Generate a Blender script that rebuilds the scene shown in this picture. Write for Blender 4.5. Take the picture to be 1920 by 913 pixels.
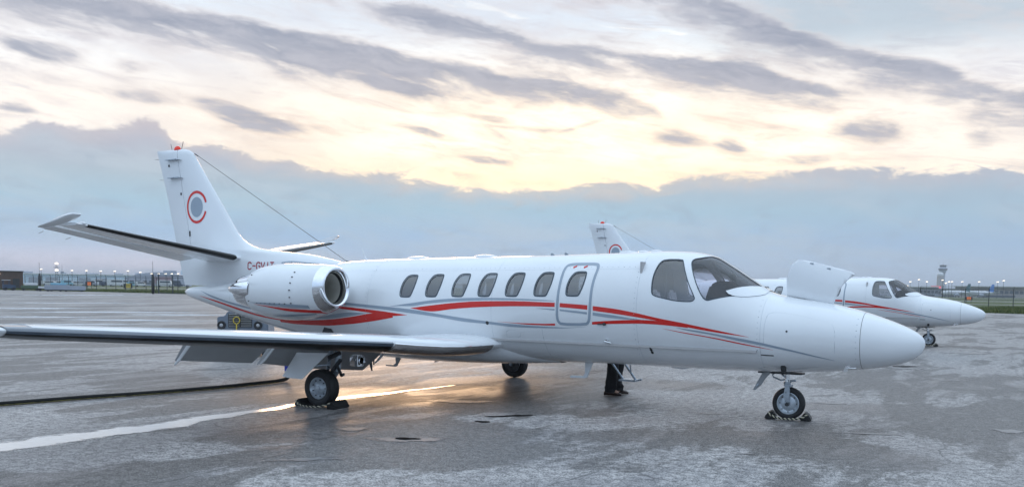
import bpy, bmesh, math, random
import numpy as np
from mathutils import Vector, Matrix
random.seed(7); rng = np.random.default_rng(7)
R = math.radians; PI = math.pi
for o in list(bpy.data.objects): bpy.data.objects.remove(o)
sc = bpy.context.scene; col = sc.collection

# ------------------------------------------------------------------ camera
FW = Vector((-.486445, .870876, -.070332)); RT = Vector((.872400, .488547, .015483)); UP = Vector((-.047845, .053826, .997403))
cd = bpy.data.cameras.new('camera'); cam = bpy.data.objects.new('camera', cd); col.objects.link(cam)
cam.matrix_world = Matrix(((RT.x, UP.x, -FW.x, 1.32515), (RT.y, UP.y, -FW.y, -12.85551), (RT.z, UP.z, -FW.z, 1.78799), (0, 0, 0, 1)))
cd.sensor_width = 36; cd.lens = 36*1692.4/1920; cd.shift_x = -.02438; cd.shift_y = .10623
cd.clip_start = .1; cd.clip_end = 30000
sc.camera = cam
sc.render.resolution_x = 1024; sc.render.resolution_y = 486
sc.view_settings.view_transform = 'Standard'; sc.view_settings.look = 'None'
sc.view_settings.exposure = .12; sc.view_settings.gamma = 1
CAM = Vector((1.32515, -12.85551, 1.78799)); HF = Vector((-.48766, .87303, 0)); HR = Vector((.87303, .48766, 0))
def far(az, d, z=0.0):
    """ground point at a compass bearing (degrees right of the view axis) and a distance in metres"""
    a = R(az); p = CAM + (HF*math.cos(a) + HR*math.sin(a))*d
    return Vector((p.x, p.y, z))

# ------------------------------------------------------------------ sky
world = bpy.data.worlds.new('World'); sc.world = world; world.use_nodes = True
wt = world.node_tree; wn = wt.nodes; wl = wt.links; wn.clear()
class G:
    def __init__(s, nt): s.n = nt.nodes; s.l = nt.links
    def put(s, sock, v):
        if isinstance(v, bpy.types.NodeSocket): s.l.new(v, sock)
        else: sock.default_value = v
    def m(s, op, a, b=None, c=None, clamp=False):
        k = s.n.new('ShaderNodeMath'); k.operation = op; k.use_clamp = clamp; s.put(k.inputs[0], a)
        if b is not None: s.put(k.inputs[1], b)
        if c is not None: s.put(k.inputs[2], c)
        return k.outputs[0]
    def v(s, op, a, b=None):
        k = s.n.new('ShaderNodeVectorMath'); k.operation = op; s.put(k.inputs[0], a)
        if b is not None: s.put(k.inputs[1], b)
        return k.outputs['Value'] if op in ('DOT_PRODUCT', 'LENGTH') else k.outputs[0]
    def noise(s, vec, scale=1., det=4., rough=.5, dist=0.):
        k = s.n.new('ShaderNodeTexNoise'); s.put(k.inputs['Vector'], vec); k.inputs['Scale'].default_value = scale
        k.inputs['Detail'].default_value = det; k.inputs['Roughness'].default_value = rough; k.inputs['Distortion'].default_value = dist
        return k.outputs['Fac']
    def ss(s, x, a, b, lo=0., hi=1.):
        k = s.n.new('ShaderNodeMapRange'); k.interpolation_type = 'SMOOTHSTEP'; s.put(k.inputs[0], x)
        for i, q in enumerate((a, b, lo, hi)): s.put(k.inputs[i+1], q)
        return k.outputs[0]
    def mix(s, f, a, b, bt='MIX'):
        k = s.n.new('ShaderNodeMix'); k.data_type = 'RGBA'; k.blend_type = bt; s.put(k.inputs[0], f)
        for i, q in ((6, a), (7, b)):
            if isinstance(q, (tuple, list)) and len(q) == 3: q = (*q, 1)
            s.put(k.inputs[i], q)
        return k.outputs[2]
    def ramp(s, x, stops, ease='LINEAR'):
        k = s.n.new('ShaderNodeValToRGB'); s.put(k.inputs[0], x); e = k.color_ramp.elements; k.color_ramp.interpolation = ease
        while len(e) > 1: e.remove(e[-1])
        e[0].position = stops[0][0]; e[0].color = (*stops[0][1], 1)
        for p, c in stops[1:]:
            q = e.new(p); q.color = (*c, 1)
        return k.outputs[0]
    def comb(s, x, y, z=0.):
        k = s.n.new('ShaderNodeCombineXYZ')
        for i, q in enumerate((x, y, z)): s.put(k.inputs[i], q)
        return k.outputs[0]
    def curve(s, az, pts):                       # pts in degrees (bearing, elevation); bearing range +-50
        k = s.n.new('ShaderNodeFloatCurve'); c = k.mapping.curves[0]; k.mapping.use_clip = False
        pts = [((a+50)/100, (e+5)/30) for a, e in pts]
        c.points[0].location = pts[0]; c.points[1].location = pts[-1]
        for p in pts[1:-1]: c.points.new(*p)
        k.mapping.update(); s.l.new(az, k.inputs[1])
        return s.m('SUBTRACT', s.m('MULTIPLY', k.outputs[0], 30.), 5.)
g = G(wt)
tc = wn.new('ShaderNodeTexCoord').outputs['Generated']
dirn = g.v('NORMALIZE', tc)
Fd = g.v('DOT_PRODUCT', dirn, tuple(HF)); Rd = g.v('DOT_PRODUCT', dirn, tuple(HR)); Zd = g.v('DOT_PRODUCT', dirn, (0, 0, 1))
az = g.m('MULTIPLY', g.m('ARCTAN2', Rd, Fd), 180/PI); el = g.m('MULTIPLY', g.m('ARCSINE', Zd), 180/PI)
azn = g.m('DIVIDE', g.m('ADD', az, 50.), 100.)
# streak-aligned coordinates: clouds slope down to the right
lay = g.comb(az, g.m('ADD', g.m('MULTIPLY', el, 1.), g.m('MULTIPLY', az, .16)), 0.)
st = g.v('MULTIPLY', dirn, (9., 9., 34.))
n1 = g.noise(st, 1., 6., .6, .4); n2 = g.noise(g.v('MULTIPLY', dirn, (26., 26., 60.)), 1., 6., .62, .5)
n3 = g.noise(g.v('MULTIPLY', dirn, (4., 4., 12.)), 1.3, 5., .55)
w1 = g.m('ADD', g.m('MULTIPLY', g.m('SUBTRACT', n1, .5), 2.2), g.m('MULTIPLY', g.m('SUBTRACT', n2, .5), .9))
el1 = g.m('ADD', el, w1)
bank_pts = [(-30.55,7.99),(-29.8,8.26),(-28.52,8.67),(-26.43,8.58),(-25.34,8.76),(-23.96,9.09),(-22.56,9.08),(-21.71,8.38),(-20.54,8.34),(-19.37,8.02),(-18.17,7.64),(-16.04,7.38),(-13.53,7.1),(-10.98,6.98),(-8.37,6.82),(-6.06,6.46),(-3.73,6.13),(-1.73,6.17),(1.29,6.38),(2.95,6.66),(5.62,6.58),(7.27,6.58),(9.23,6.91),(10.52,7.06),(12.77,7.04),(15.28,7.16),(17.74,7.2),(20.42,7.19),(22.74,6.96),(24.69,7.1),(26.6,7.02),(27.91,7.13)]
Au = [(-50,16),(-30.38,15.7),(-26.56,15.7),(-23.86,15.7),(-21.62,15.5),(-18.71,15.35),(-16.0,15.14),(-13.52,14.9),(-10.35,14.67),(-8.41,14.18),(-6.13,13.82),(-3.82,13.44),(-0.49,12.84),(2.5,12.62),(4.83,12.31),(6.49,11.7),(7.5,11.0),(8.3,10.),(10,9)]
Al = [(-50,14.),(-30.42,13.83),(-28.93,13.52),(-25.26,13.68),(-22.49,13.64),(-19.61,13.3),(-16.62,12.83),(-13.53,12.37),(-10.35,12.25),(-7.42,12.08),(-3.8,11.8),(-0.47,11.34),(2.87,11.06),(6.18,10.71),(7.5,10.6),(8.3,10.6),(10,10.6)]
Bu = [(-13,16),(-10.68,16.9),(-9.4,16.88),(-7.78,16.8),(-5.82,16.54),(-3.85,16.16),(-1.86,15.77),(-0.2,15.26),(2.79,14.86),(6.1,14.3),(8.71,14.11),(12.55,13.78),(15.09,12.8),(17.56,12.1),(19.5,11.4),(21,10.5)]
Bl = [(-13,17),(-10.68,16.7),(-9.71,15.9),(-8.74,15.36),(-5.48,14.91),(-2.17,14.4),(1.16,13.54),(4.48,13.09),(8.75,12.43),(12.62,11.72),(15.75,11.37),(19.5,11.24),(21,11.2)]
Cu = [(2,16.8),(4.7,17.9),(8.61,17.6),(12.46,16.64),(15.61,15.32),(18.67,14.3),(21.6,13.77),(23.89,12.84),(25.84,11.84),(27.7,11.44),(40,10.5)]
Cl = [(2,17.6),(4.71,17.3),(8.65,16.2),(11.89,14.91),(14.11,14.08),(17.21,13.19),(20.24,11.84),(23.14,10.93),(25.93,9.89),(27.8,9.48),(40,8.4)]
# noise laid along the clouds' own direction, in degrees of bearing and elevation
cx_ = g.m('MULTIPLY', az, .11); cy_ = g.m('MULTIPLY', g.m('ADD', el, g.m('MULTIPLY', az, .15)), .50)
fb = g.noise(g.comb(cx_, cy_, 3.), 1., 9., .60, .35)
fb2 = g.noise(g.comb(g.m('MULTIPLY', cx_, 3.2), g.m('MULTIPLY', cy_, 2.6), 7.), 1., 7., .62, .5)
bil = g.noise(g.comb(g.m('MULTIPLY', az, .34), g.m('MULTIPLY', el, .75), 1.), 1., 9., .62, .6)
wb = g.m('ADD', g.m('MULTIPLY', g.m('SUBTRACT', bil, .5), 2.3), g.m('MULTIPLY', g.m('SUBTRACT', fb2, .5), .55))
edge = g.curve(azn, bank_pts)
bank = g.ss(g.m('SUBTRACT', edge, g.m('ADD', el, wb)), -.10, .30)
rimglow = g.ss(g.m('SUBTRACT', edge, g.m('ADD', el, wb)), .9, -.1)
def streak(u, l, soft_u=.6, soft_l=2.3, warp=.5):
    e = g.m('ADD', el, g.m('MULTIPLY', w1, warp))
    a = g.ss(g.m('SUBTRACT', g.curve(azn, u), e), -soft_u*.5, soft_u)
    b = g.ss(g.m('SUBTRACT', e, g.curve(azn, l)), -soft_l*.55, soft_l*.75)
    return g.m('MULTIPLY', a, b)
mk = streak(Au, Al)
for u, l in ((Bu, Bl), (Cu, Cl)): mk = g.m('MAXIMUM', mk, streak(u, l))
small = None
for a0, e0, hl, ht, an, dn in [(-28.44,12.34,2.86,.5,-6,.8),(-23.92,12.04,1.68,.31,-2,.6),(-23.66,10.45,2.26,.34,-4,.6),(-17.25,9.66,3.83,.55,-10.7,.9),(-9.38,12.1,4.38,.45,-10.3,.85),
        (-29.78,9.32,1.26,.34,-.5,.6),(20.04,9.44,2.5,.62,-8.8,.82),(11.76,8.86,1.16,.5,-15.5,.55),(8.84,9.37,1.95,.55,-5.6,.55),(25.58,8.7,1.14,.48,-6.6,.5),(-7.41,9.41,2.3,.22,-11.6,.5),
        (-3.42,7.99,2.16,.24,-8.5,.5),(-2.78,10.44,1.66,.2,-6.6,.5),(-1.11,9.9,2.67,.15,-3.9,.4),(-19.05,10.4,2.6,.3,-8.,.6),(15.88,7.93,2.72,.3,2.,.4),(2.88,10.15,1.97,.12,16.,.35),(-13.5,9.3,1.6,.22,-10,.5)]:
    mp = wn.new('ShaderNodeMapping'); mp.vector_type = 'TEXTURE'
    wl.new(g.comb(g.m('ADD', az, g.m('MULTIPLY', w1, .9)), g.m('ADD', el, g.m('MULTIPLY', w1, .22))), mp.inputs[0])
    mp.inputs[1].default_value = (a0, e0, 0); mp.inputs[2].default_value = (0, 0, R(an)); mp.inputs[3].default_value = (hl*1.25, ht*1.7, 1)
    q = g.m('MULTIPLY', g.ss(g.v('LENGTH', mp.outputs[0]), 1.0, .25), dn)
    small = q if small is None else g.m('MAXIMUM', small, q)
# open sky between the clouds: warm round the hidden sun, cool above
gl = wn.new('ShaderNodeMapping'); gl.vector_type = 'TEXTURE'; wl.new(g.comb(az, el), gl.inputs[0])
gl.inputs[1].default_value = (1., 8.2, 0); gl.inputs[3].default_value = (30, 6.5, 1)
glow = g.ss(g.v('LENGTH', gl.outputs[0]), 1.25, .1)
gap = g.ramp(g.m('DIVIDE', el, 30.), [(0, (1.1, .96, .82)), (.33, (1.08, 1.0, .92)), (.43, (1.0, 1.0, 1.0)), (.55, (.78, .86, .95)), (1, (.62, .76, .95))], 'EASE')
gap = g.mix(glow, gap, (1.32, 1.20, .98))
fb3 = g.noise(g.comb(g.m('MULTIPLY', az, .20), g.m('MULTIPLY', g.m('ADD', el, g.m('MULTIPLY', az, .10)), 1.15), 11.), 1., 9., .66, .7)
soft2 = g.ss(fb3, .50, .70)
gap = g.mix(g.m('MULTIPLY', soft2, .62), gap, g.mix(glow, (.62, .60, .66), (.98, .76, .58)))
brk = g.ss(fb3, .42, .28)
gap = g.mix(g.m('MULTIPLY', brk, .5), gap, (1.3, 1.24, 1.12))
gap = g.mix(g.m('MULTIPLY', glow, g.ss(el, 8.6, 6.6)), gap, (1.32, 1.08, .74))
veil = g.ss(n3, .38, .72)
gap = g.mix(g.m('MULTIPLY', veil, .55), gap, g.mix(glow, (.66, .66, .73), (.92, .72, .55)))
wisp = g.ss(n1, .5, .78)
gap = g.mix(g.m('MULTIPLY', wisp, .5), gap, g.mix(glow, (.70, .66, .70), (.98, .80, .62)))
# the whole upper right is veiled
upr = g.m('MULTIPLY', g.ss(az, 7., 16.), g.ss(el, 12.5, 15.5))
gap = g.mix(g.m('MULTIPLY', upr, .8), gap, (.47, .56, .64))
dens = g.m('ADD', g.m('MAXIMUM', mk, g.m('MULTIPLY', small, .95)), g.m('ADD', g.m('MULTIPLY', g.m('SUBTRACT', fb, .5), 1.75), g.m('MULTIPLY', g.m('SUBTRACT', fb2, .5), 1.35)))
cov = g.ss(dens, -.16, .90)
tint = g.mix(g.ss(fb2, .3, .7), (.31, .34, .43), (.48, .49, .56))
tint = g.mix(g.m('MULTIPLY', glow, .40), tint, (.62, .53, .50))
thin = g.mix(glow, (.74, .68, .68), (.98, .72, .50))
sky = g.mix(g.m('MULTIPLY', cov, .96), gap, g.mix(g.ss(dens, .12, .85), thin, tint))
bcol = g.ramp(g.m('DIVIDE', el, 10.), [(0, (.56, .64, .78)), (.12, (.51, .63, .80)), (.3, (.40, .56, .76)), (.48, (.41, .58, .70)), (.62, (.45, .55, .63)), (.74, (.47, .50, .58)), (.9, (.52, .50, .57)), (1, (.52, .50, .57))])
pink = g.m('MULTIPLY', g.ss(az, -9., -19.), g.ss(el, 2.8, .3))
bcol = g.mix(g.m('MULTIPLY', pink, .85), bcol, (1.0, .86, .93))
bcol = g.mix(g.m('MULTIPLY', g.ss(fb, .42, .66), .55), bcol, (.54, .62, .69))
bcol = g.mix(g.m('MULTIPLY', g.ss(bil, .50, .72), .45), bcol, (.35, .43, .53))
lip = g.ss(g.m('SUBTRACT', edge, g.m('ADD', el, wb)), 1.3, .0)
bcol = g.mix(g.m('MULTIPLY', lip, .55), bcol, g.mix(glow, (.60, .57, .62), (.80, .66, .54)))
bcol = g.mix(g.m('MULTIPLY', g.ss(az, 2., 28.), .30), bcol, (.33, .43, .57))
sky = g.mix(bank, sky, bcol)
# the rest of the dome: thin bright overcast with the clear sky above it
ns = wn.new('ShaderNodeTexSky'); ns.sky_type = 'NISHITA'; ns.sun_disc = False; ns.sun_elevation = R(8.5)
SUNAZ = -9.0
sd = (HF*math.cos(R(SUNAZ)) + HR*math.sin(R(SUNAZ))); ns.sun_rotation = math.atan2(sd.x, sd.y)
nish = g.v('MULTIPLY', ns.outputs[0], (.1, .1, .1))
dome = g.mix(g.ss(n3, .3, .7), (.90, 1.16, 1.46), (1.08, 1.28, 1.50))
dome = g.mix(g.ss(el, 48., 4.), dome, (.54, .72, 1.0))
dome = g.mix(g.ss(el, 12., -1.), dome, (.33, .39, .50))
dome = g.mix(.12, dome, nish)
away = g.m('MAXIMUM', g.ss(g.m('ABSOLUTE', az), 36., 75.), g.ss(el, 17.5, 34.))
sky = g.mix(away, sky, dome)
sky = g.mix(g.ss(el, -.1, -1.5), sky, (.12, .13, .15))
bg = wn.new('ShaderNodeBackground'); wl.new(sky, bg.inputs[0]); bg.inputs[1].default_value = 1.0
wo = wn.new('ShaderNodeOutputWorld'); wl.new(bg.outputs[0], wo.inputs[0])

# ------------------------------------------------------------------ sun, softened by the cloud
sl = bpy.data.lights.new('sun', 'SUN'); sl.energy = .5; sl.angle = R(16); sl.color = (1., .62, .34)
so = bpy.data.objects.new('sun', sl); col.objects.link(so)
sv = sd*math.cos(R(8.5)) + Vector((0, 0, math.sin(R(8.5)))); so.rotation_euler = (sv).to_track_quat('Z', 'Y').to_euler()

# ------------------------------------------------------------------ materials
MATS = {}
def mat(name, c, rough=.5, metal=0., coat=0., var=0., vscale=3., bump=0., bscale=40., spec=.5, emit=None):
    m = bpy.data.materials.new(name); m.use_nodes = True; q = G(m.node_tree); b = m.node_tree.nodes['Principled BSDF']
    b.inputs['Roughness'].default_value = rough; b.inputs['Metallic'].default_value = metal
    b.inputs['Coat Weight'].default_value = coat; b.inputs['Coat Roughness'].default_value = .04; b.inputs['Specular IOR Level'].default_value = spec
    t = m.node_tree.nodes.new('ShaderNodeTexCoord').outputs['Object']
    if var:
        n = q.noise(t, vscale, 5., .6)
        q.put(b.inputs['Base Color'], q.mix(q.ss(n, .3, .7), tuple(x*(1-var) for x in c), tuple(min(1, x*(1+var*.5)) for x in c)))
        q.put(b.inputs['Roughness'], q.m('ADD', rough, q.m('MULTIPLY', q.m('SUBTRACT', n, .5), min(.3, rough))))
    else: b.inputs['Base Color'].default_value = (*c, 1)
    if bump:
        bn = m.node_tree.nodes.new('ShaderNodeBump'); bn.inputs['Strength'].default_value = bump; bn.inputs['Distance'].default_value = .01
        q.put(bn.inputs['Height'], q.noise(t, bscale, 4., .6)); m.node_tree.links.new(bn.outputs[0], b.inputs['Normal'])
    if emit: b.inputs['Emission Color'].default_value = (*emit[0], 1); b.inputs['Emission Strength'].default_value = emit[1]
    MATS[name] = m; return m
white = mat('white_gloss_paint', (.80, .82, .84), .16, coat=.6, var=.03, vscale=1.3)
# very slight skin waviness and grime toward the seams on the painted shell
skin = mat('aircraft_skin_paint', (.80, .82, .84), .17, coat=.6, var=.035, vscale=.9, bump=.012, bscale=3.5)
greyp = mat('grey_underside_paint', (.29, .30, .31), .35, var=.08, vscale=4)
inner = mat('cabin_trim', (.45, .44, .44), .8)
red = mat('red_stripe_paint', (.66, .020, .014), .2, coat=.5)
redd = mat('dark_red_lettering', (.40, .01, .03), .25, coat=.3)
grey = mat('grey_stripe_paint', (.30, .36, .43), .22, coat=.5)
black = mat('black_rubber', (.012, .012, .013), .42, var=.2, vscale=20)
boot = mat('black_boot_rubber', (.006, .006, .006), .3, spec=.3)
tyre = mat('tyre_rubber', (.016, .016, .017), .62, var=.35, vscale=25, bump=.15, bscale=120)
chrome = mat('polished_metal', (.86, .87, .89), .06, metal=1., var=.04, vscale=6)
brushed = mat('glossy_edge_rubber', (.05, .075, .11), .13, coat=1.); brushed.node_tree.nodes['Principled BSDF'].inputs['IOR'].default_value = 1.75
rimm = mat('painted_wheel_metal', (.50, .55, .60), .32, metal=.4, var=.15, vscale=18)
steel = mat('gear_steel', (.42, .47, .52), .3, metal=.7, var=.2, vscale=14)
darkm = mat('dark_metal', (.05, .052, .056), .45, metal=.4, var=.3, vscale=12)
intake = mat('intake_duct', (.60, .58, .52), .4, metal=.3)
beaconm = mat('red_beacon_lens', (.75, .03, .01), .25, emit=((1., .08, .02), .12))
curt = mat('pale_curtain', (.88, .87, .87), .8)
seatm = mat('pale_leather', (.84, .82, .80), .6)
dashm = mat('dark_glareshield', (.035, .035, .045), .7)
rimrub = mat('window_seal', (.05, .07, .09), .4)
wire = mat('wire_grey', (.12, .12, .13), .5)
skinm = mat('human_skin', (.50, .30, .21), .5)
trou = mat('black_trouser_cloth', (.012, .012, .014), .9, var=.3, vscale=12, bump=.3, bscale=25)
shoe = mat('dark_brown_leather', (.035, .016, .010), .35)
hair = mat('dark_hair', (.02, .015, .01), .6)
jack = mat('dark_navy_cloth', (.02, .025, .04), .9)
woodc = mat('black_chock_rubber', (.013, .013, .013), .55, var=.3, vscale=30, bump=.3, bscale=60)
rope = mat('rope_fibre', (.50, .46, .34), .8); ropeb = mat('rope_dark_strand', (.03, .03, .03), .8)
yellow = mat('yellow_paint', (.72, .55, .08), .5)
gpu = mat('grey_cart_paint', (.21, .25, .31), .45, var=.15, vscale=5)
blue = mat('blue_plastic', (.02, .04, .35), .4)
lampg = mat('lamp_glass', (.45, .47, .5), .12)
def glass(name, tint, tr):
    m = bpy.data.materials.new(name); m.use_nodes = True; nt = m.node_tree; nt.nodes.clear(); q = G(nt)
    t = nt.nodes.new('ShaderNodeBsdfTransparent'); t.inputs[0].default_value = (*tint, 1)
    gs = nt.nodes.new('ShaderNodeBsdfGlossy'); gs.inputs['Roughness'].default_value = .03
    f = nt.nodes.new('ShaderNodeFresnel'); f.inputs[0].default_value = 1.5
    mx = nt.nodes.new('ShaderNodeMixShader'); nt.links.new(q.m('ADD', f.outputs[0], tr, clamp=True), mx.inputs[0])
    nt.links.new(t.outputs[0], mx.inputs[1]); nt.links.new(gs.outputs[0], mx.inputs[2])
    o = nt.nodes.new('ShaderNodeOutputMaterial'); nt.links.new(mx.outputs[0], o.inputs[0]); return m
cabglass = glass('tinted_cabin_glass', (.62, .65, .68), .17)
cockglass = glass('cockpit_glass', (.84, .84, .90), .04)
sideglass = glass('cockpit_side_glass', (.84, .84, .90), .13)

# ------------------------------------------------------------------ helpers
def link(name, me, m=None, parent=None, smooth=False):
    o = bpy.data.objects.new(name, me); col.objects.link(o)
    if m: me.materials.append(m)
    if smooth:
        for p in me.polygons: p.use_smooth = True
    if parent: o.parent = parent
    return o
def mesh(name, vs, fs, m=None, parent=None, smooth=False):
    me = bpy.data.meshes.new(name); me.from_pydata([tuple(v) for v in vs], [], fs); me.update()
    return link(name, me, m, parent, smooth)
def tag(o, label=None, cat=None, group=None, kind=None):
    if label: o['label'] = label
    if cat: o['category'] = cat
    if group: o['group'] = group
    if kind: o['kind'] = kind
    return o
def empty(name, loc=(0, 0, 0), rz=0., parent=None):
    o = bpy.data.objects.new(name, None); col.objects.link(o); o.location = loc; o.rotation_euler = (0, 0, rz); o.empty_display_size = .3
    if parent: o.parent = parent
    return o
class MB:
    def __init__(s): s.v = []; s.f = []
    def add(s, vs, fs):
        n = len(s.v); s.v += [tuple(v) for v in vs]; s.f += [tuple(i+n for i in f) for f in fs]; return s
    def box(s, c, d, rot=None, bev=0.):
        x, y, z = (k/2 for k in d)
        vs = [Vector((a*x, b*y, e*z)) for a in (-1, 1) for b in (-1, 1) for e in (-1, 1)]
        if rot is not None: vs = [rot @ v for v in vs]
        return s.add([v+Vector(c) for v in vs], [(0, 1, 3, 2), (4, 6, 7, 5), (0, 4, 5, 1), (2, 3, 7, 6), (0, 2, 6, 4), (1, 5, 7, 3)])
    def tube(s, pts, r, n=10, cap=True):
        pts = [Vector(p) for p in pts]; rs = r if isinstance(r, (list, tuple)) else [r]*len(pts)
        rings = []; base = len(s.v); a = None
        for i, p in enumerate(pts):
            t = (pts[min(i+1, len(pts)-1)] - pts[max(i-1, 0)]).normalized()
            if a is None: a = t.orthogonal().normalized()
            a = (a - t*a.dot(t)).normalized(); b = t.cross(a)
            rings.append([p + (a*math.cos(2*PI*k/n) + b*math.sin(2*PI*k/n))*rs[i] for k in range(n)])
        vs = [v for g_ in rings for v in g_]; fs = []
        for i in range(len(pts)-1):
            for k in range(n): fs.append((i*n+k, i*n+(k+1) % n, (i+1)*n+(k+1) % n, (i+1)*n+k))
        if cap: fs += [tuple(reversed(range(n))), tuple(range((len(pts)-1)*n, len(pts)*n))]
        return s.add(vs, fs)
    def rev(s, prof, c, axis='y', n=32, close=False):
        """prof: (radius, along-axis) revolved about axis through c"""
        vs = []; fs = []; m = len(prof)
        for k in range(n):
            a = 2*PI*k/n
            for r, h in prof:
                x, y, z = (r*math.cos(a), h, r*math.sin(a)) if axis == 'y' else (h, r*math.cos(a), r*math.sin(a)) if axis == 'x' else (r*math.cos(a), r*math.sin(a), h)
                vs.append((c[0]+x, c[1]+y, c[2]+z))
        for k in range(n):
            for j in range(m if close else m-1):
                a, b = j, (j+1) % m
                fs.append((k*m+a, k*m+b, ((k+1) % n)*m+b, ((k+1) % n)*m+a))
        return s.add(vs, fs)
    def prism(s, poly, y0, y1):
        """poly of (x,z) extruded from y0 to y1"""
        n = len(poly)
        vs = [(x, y0, z) for x, z in poly] + [(x, y1, z) for x, z in poly]
        return s.add(vs, [tuple(range(n)), tuple(reversed(range(n, 2*n)))] + [(i, n+i, n+(i+1) % n, (i+1) % n) for i in range(n)])
    def build(s, name, m=None, parent=None, smooth=False, bevel=0., fix=True):
        me = bpy.data.meshes.new(name); me.from_pydata(s.v, [], s.f); me.update()
        if fix or bevel:
            bm = bmesh.new(); bm.from_mesh(me)
            if fix: bmesh.ops.recalc_face_normals(bm, faces=bm.faces)
            if bevel: bmesh.ops.bevel(bm, geom=[e for e in bm.edges if len(e.link_faces) == 2 and e.calc_face_angle(0) > .5], offset=bevel, segments=2, affect='EDGES', clamp_overlap=True)
            bm.to_mesh(me); bm.free()
        o = link(name, me, m, parent)
        if smooth: me.polygons.foreach_set('use_smooth', [True]*len(me.polygons)); me.set_sharp_from_angle(angle=R(38))
        return o
def pch(x, xs, ys):
    xs = np.asarray(xs, float); ys = np.asarray(ys, float); x = np.asarray(x, float)
    h = np.diff(xs); d = np.diff(ys)/h; m = np.zeros_like(ys)
    for i in range(1, len(xs)-1):
        if d[i-1]*d[i] > 0:
            a = 2*h[i]+h[i-1]; b = h[i]+2*h[i-1]; m[i] = (a+b)/(a/d[i-1]+b/d[i])
    m[0] = d[0]; m[-1] = d[-1]; i = np.clip(np.searchsorted(xs, x)-1, 0, len(xs)-2); t = (x-xs[i])/h[i]
    return (2*t**3-3*t**2+1)*ys[i]+(t**3-2*t**2+t)*h[i]*m[i]+(-2*t**3+3*t**2)*ys[i+1]+(t**3-t**2)*h[i]*m[i+1]
def chaikin(p, k=2, closed=True):
    for _ in range(k):
        q = []; n = len(p)
        for i in range(n if closed else n-1):
            a, b = p[i], p[(i+1) % n]; q += [tuple(a[j]*.75+b[j]*.25 for j in range(2)), tuple(a[j]*.25+b[j]*.75 for j in range(2))]
        if not closed: q = [p[0]]+q+[p[-1]]
        p = q
    return p

# ------------------------------------------------------------------ the jet's shape (s = metres aft of the nose tip, z up)
SS = np.array([0, .03, .1, .25, .5, .85, 1.3, 1.7, 2.0, 2.3, 2.6, 2.9, 3.2, 3.6, 4.5, 6, 8, 9.5, 11, 12.3, 13.3, 14.0, 14.25])
WW = np.array([0, .075, .16, .27, .385, .495, .602, .671, .716, .757, .785, .798, .80, .80, .80, .798, .798, .785, .69, .52, .355, .19, .02])
TT = np.array([1.14, 1.222, 1.285, 1.363, 1.459, 1.567, 1.661, 1.716, 1.779, 1.952, 2.143, 2.302, 2.361, 2.378, 2.352, 2.316, 2.286, 2.245, 2.052, 1.872, 1.765, 1.71, 1.63])
BB = np.array([1.14, 1.03, .955, .878, .807, .751, .698, .674, .660, .656, .652, .648, .648, .648, .642, .615, .575, .60, .866, 1.122, 1.342, 1.50, 1.60])
NE = 2.15
def sec(s): q = np.sqrt(s); r = np.sqrt(SS); W = pch(q, r, WW); T = pch(q, r, TT); B = pch(q, r, BB); return W, (T-B)/2, (T+B)/2
def hull(s, th, off=0.):
    """point on the fuselage at station s, section angle th (0 = starboard side, pi/2 = top)"""
    s = np.asarray(s, float); th = np.asarray(th, float); W, A, Z = sec(np.maximum(s, 0)); c = np.cos(th); q = np.sin(th)
    y = W*np.sign(c)*np.abs(c)**(2/NE); z = Z+A*np.sign(q)*np.abs(q)**(2/NE); P = np.stack([-s, -y, z], -1)
    if np.any(off): P = P + hnorm(s, y, z)*np.asarray(off)[..., None]
    return P
def hnorm(s, y, z):
    s = np.asarray(s, float); y = np.asarray(y, float); z = np.asarray(z, float)
    def F(s, y, z):
        W, A, Z = sec(np.clip(s, 1e-5, 14.249)); W = np.maximum(W, 1e-4); A = np.maximum(A, 1e-4)
        return (np.abs(y)/W)**NE+(np.abs(z-Z)/A)**NE
    e = 2e-4; gx = (F(s+e, y, z)-F(s-e, y, z)); gy = (F(s, y+e, z)-F(s, y-e, z)); gz = (F(s, y, z+e)-F(s, y, z-e))
    N = np.stack([-gx, -gy, gz], -1); return N/np.maximum(np.linalg.norm(N, axis=-1, keepdims=True), 1e-12)
def th_of(s, z):
    W, A, Z = sec(s); k = np.clip((np.asarray(z)-Z)/A, -1, 1); return np.arcsin(np.sign(k)*np.abs(k)**(NE/2))
def to3(pts, off=0., side=1):
    s = np.array([p[0] for p in pts]); th = np.array([p[1] for p in pts]); P = hull(s, th, np.full(len(pts), off))
    if side < 0: P[:, 1] *= -1
    return P
def patch_bm(poly, ds=.05, dth=.07):
    """polygon in (s, theta) diced by grid lines"""
    bm = bmesh.new(); vs = [bm.verts.new((p[0], p[1], 0)) for p in poly]; bm.faces.new(vs)
    for ax, d in ((0, ds), (1, dth)):
        lo = min(p[ax] for p in poly); hi = max(p[ax] for p in poly); k = math.floor(lo/d)+1
        while k*d < hi:
            no = Vector((1, 0, 0)) if ax == 0 else Vector((0, 1, 0))
            bmesh.ops.bisect_plane(bm, geom=bm.verts[:]+bm.edges[:]+bm.faces[:], plane_co=no*k*d, plane_no=no); k += 1
    return bm
def patch(name, poly, m, parent, off=.002, side=1, ds=.05, dth=.07):
    bm = patch_bm(poly, ds, dth); P = to3([(v.co.x, v.co.y) for v in bm.verts], off, side)
    for v, p in zip(bm.verts, P): v.co = p
    bmesh.ops.recalc_face_normals(bm, faces=bm.faces)
    for f in bm.faces: f.smooth = True
    me = bpy.data.meshes.new(name); bm.to_mesh(me); bm.free()
    orient(me); return link(name, me, m, parent)
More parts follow.
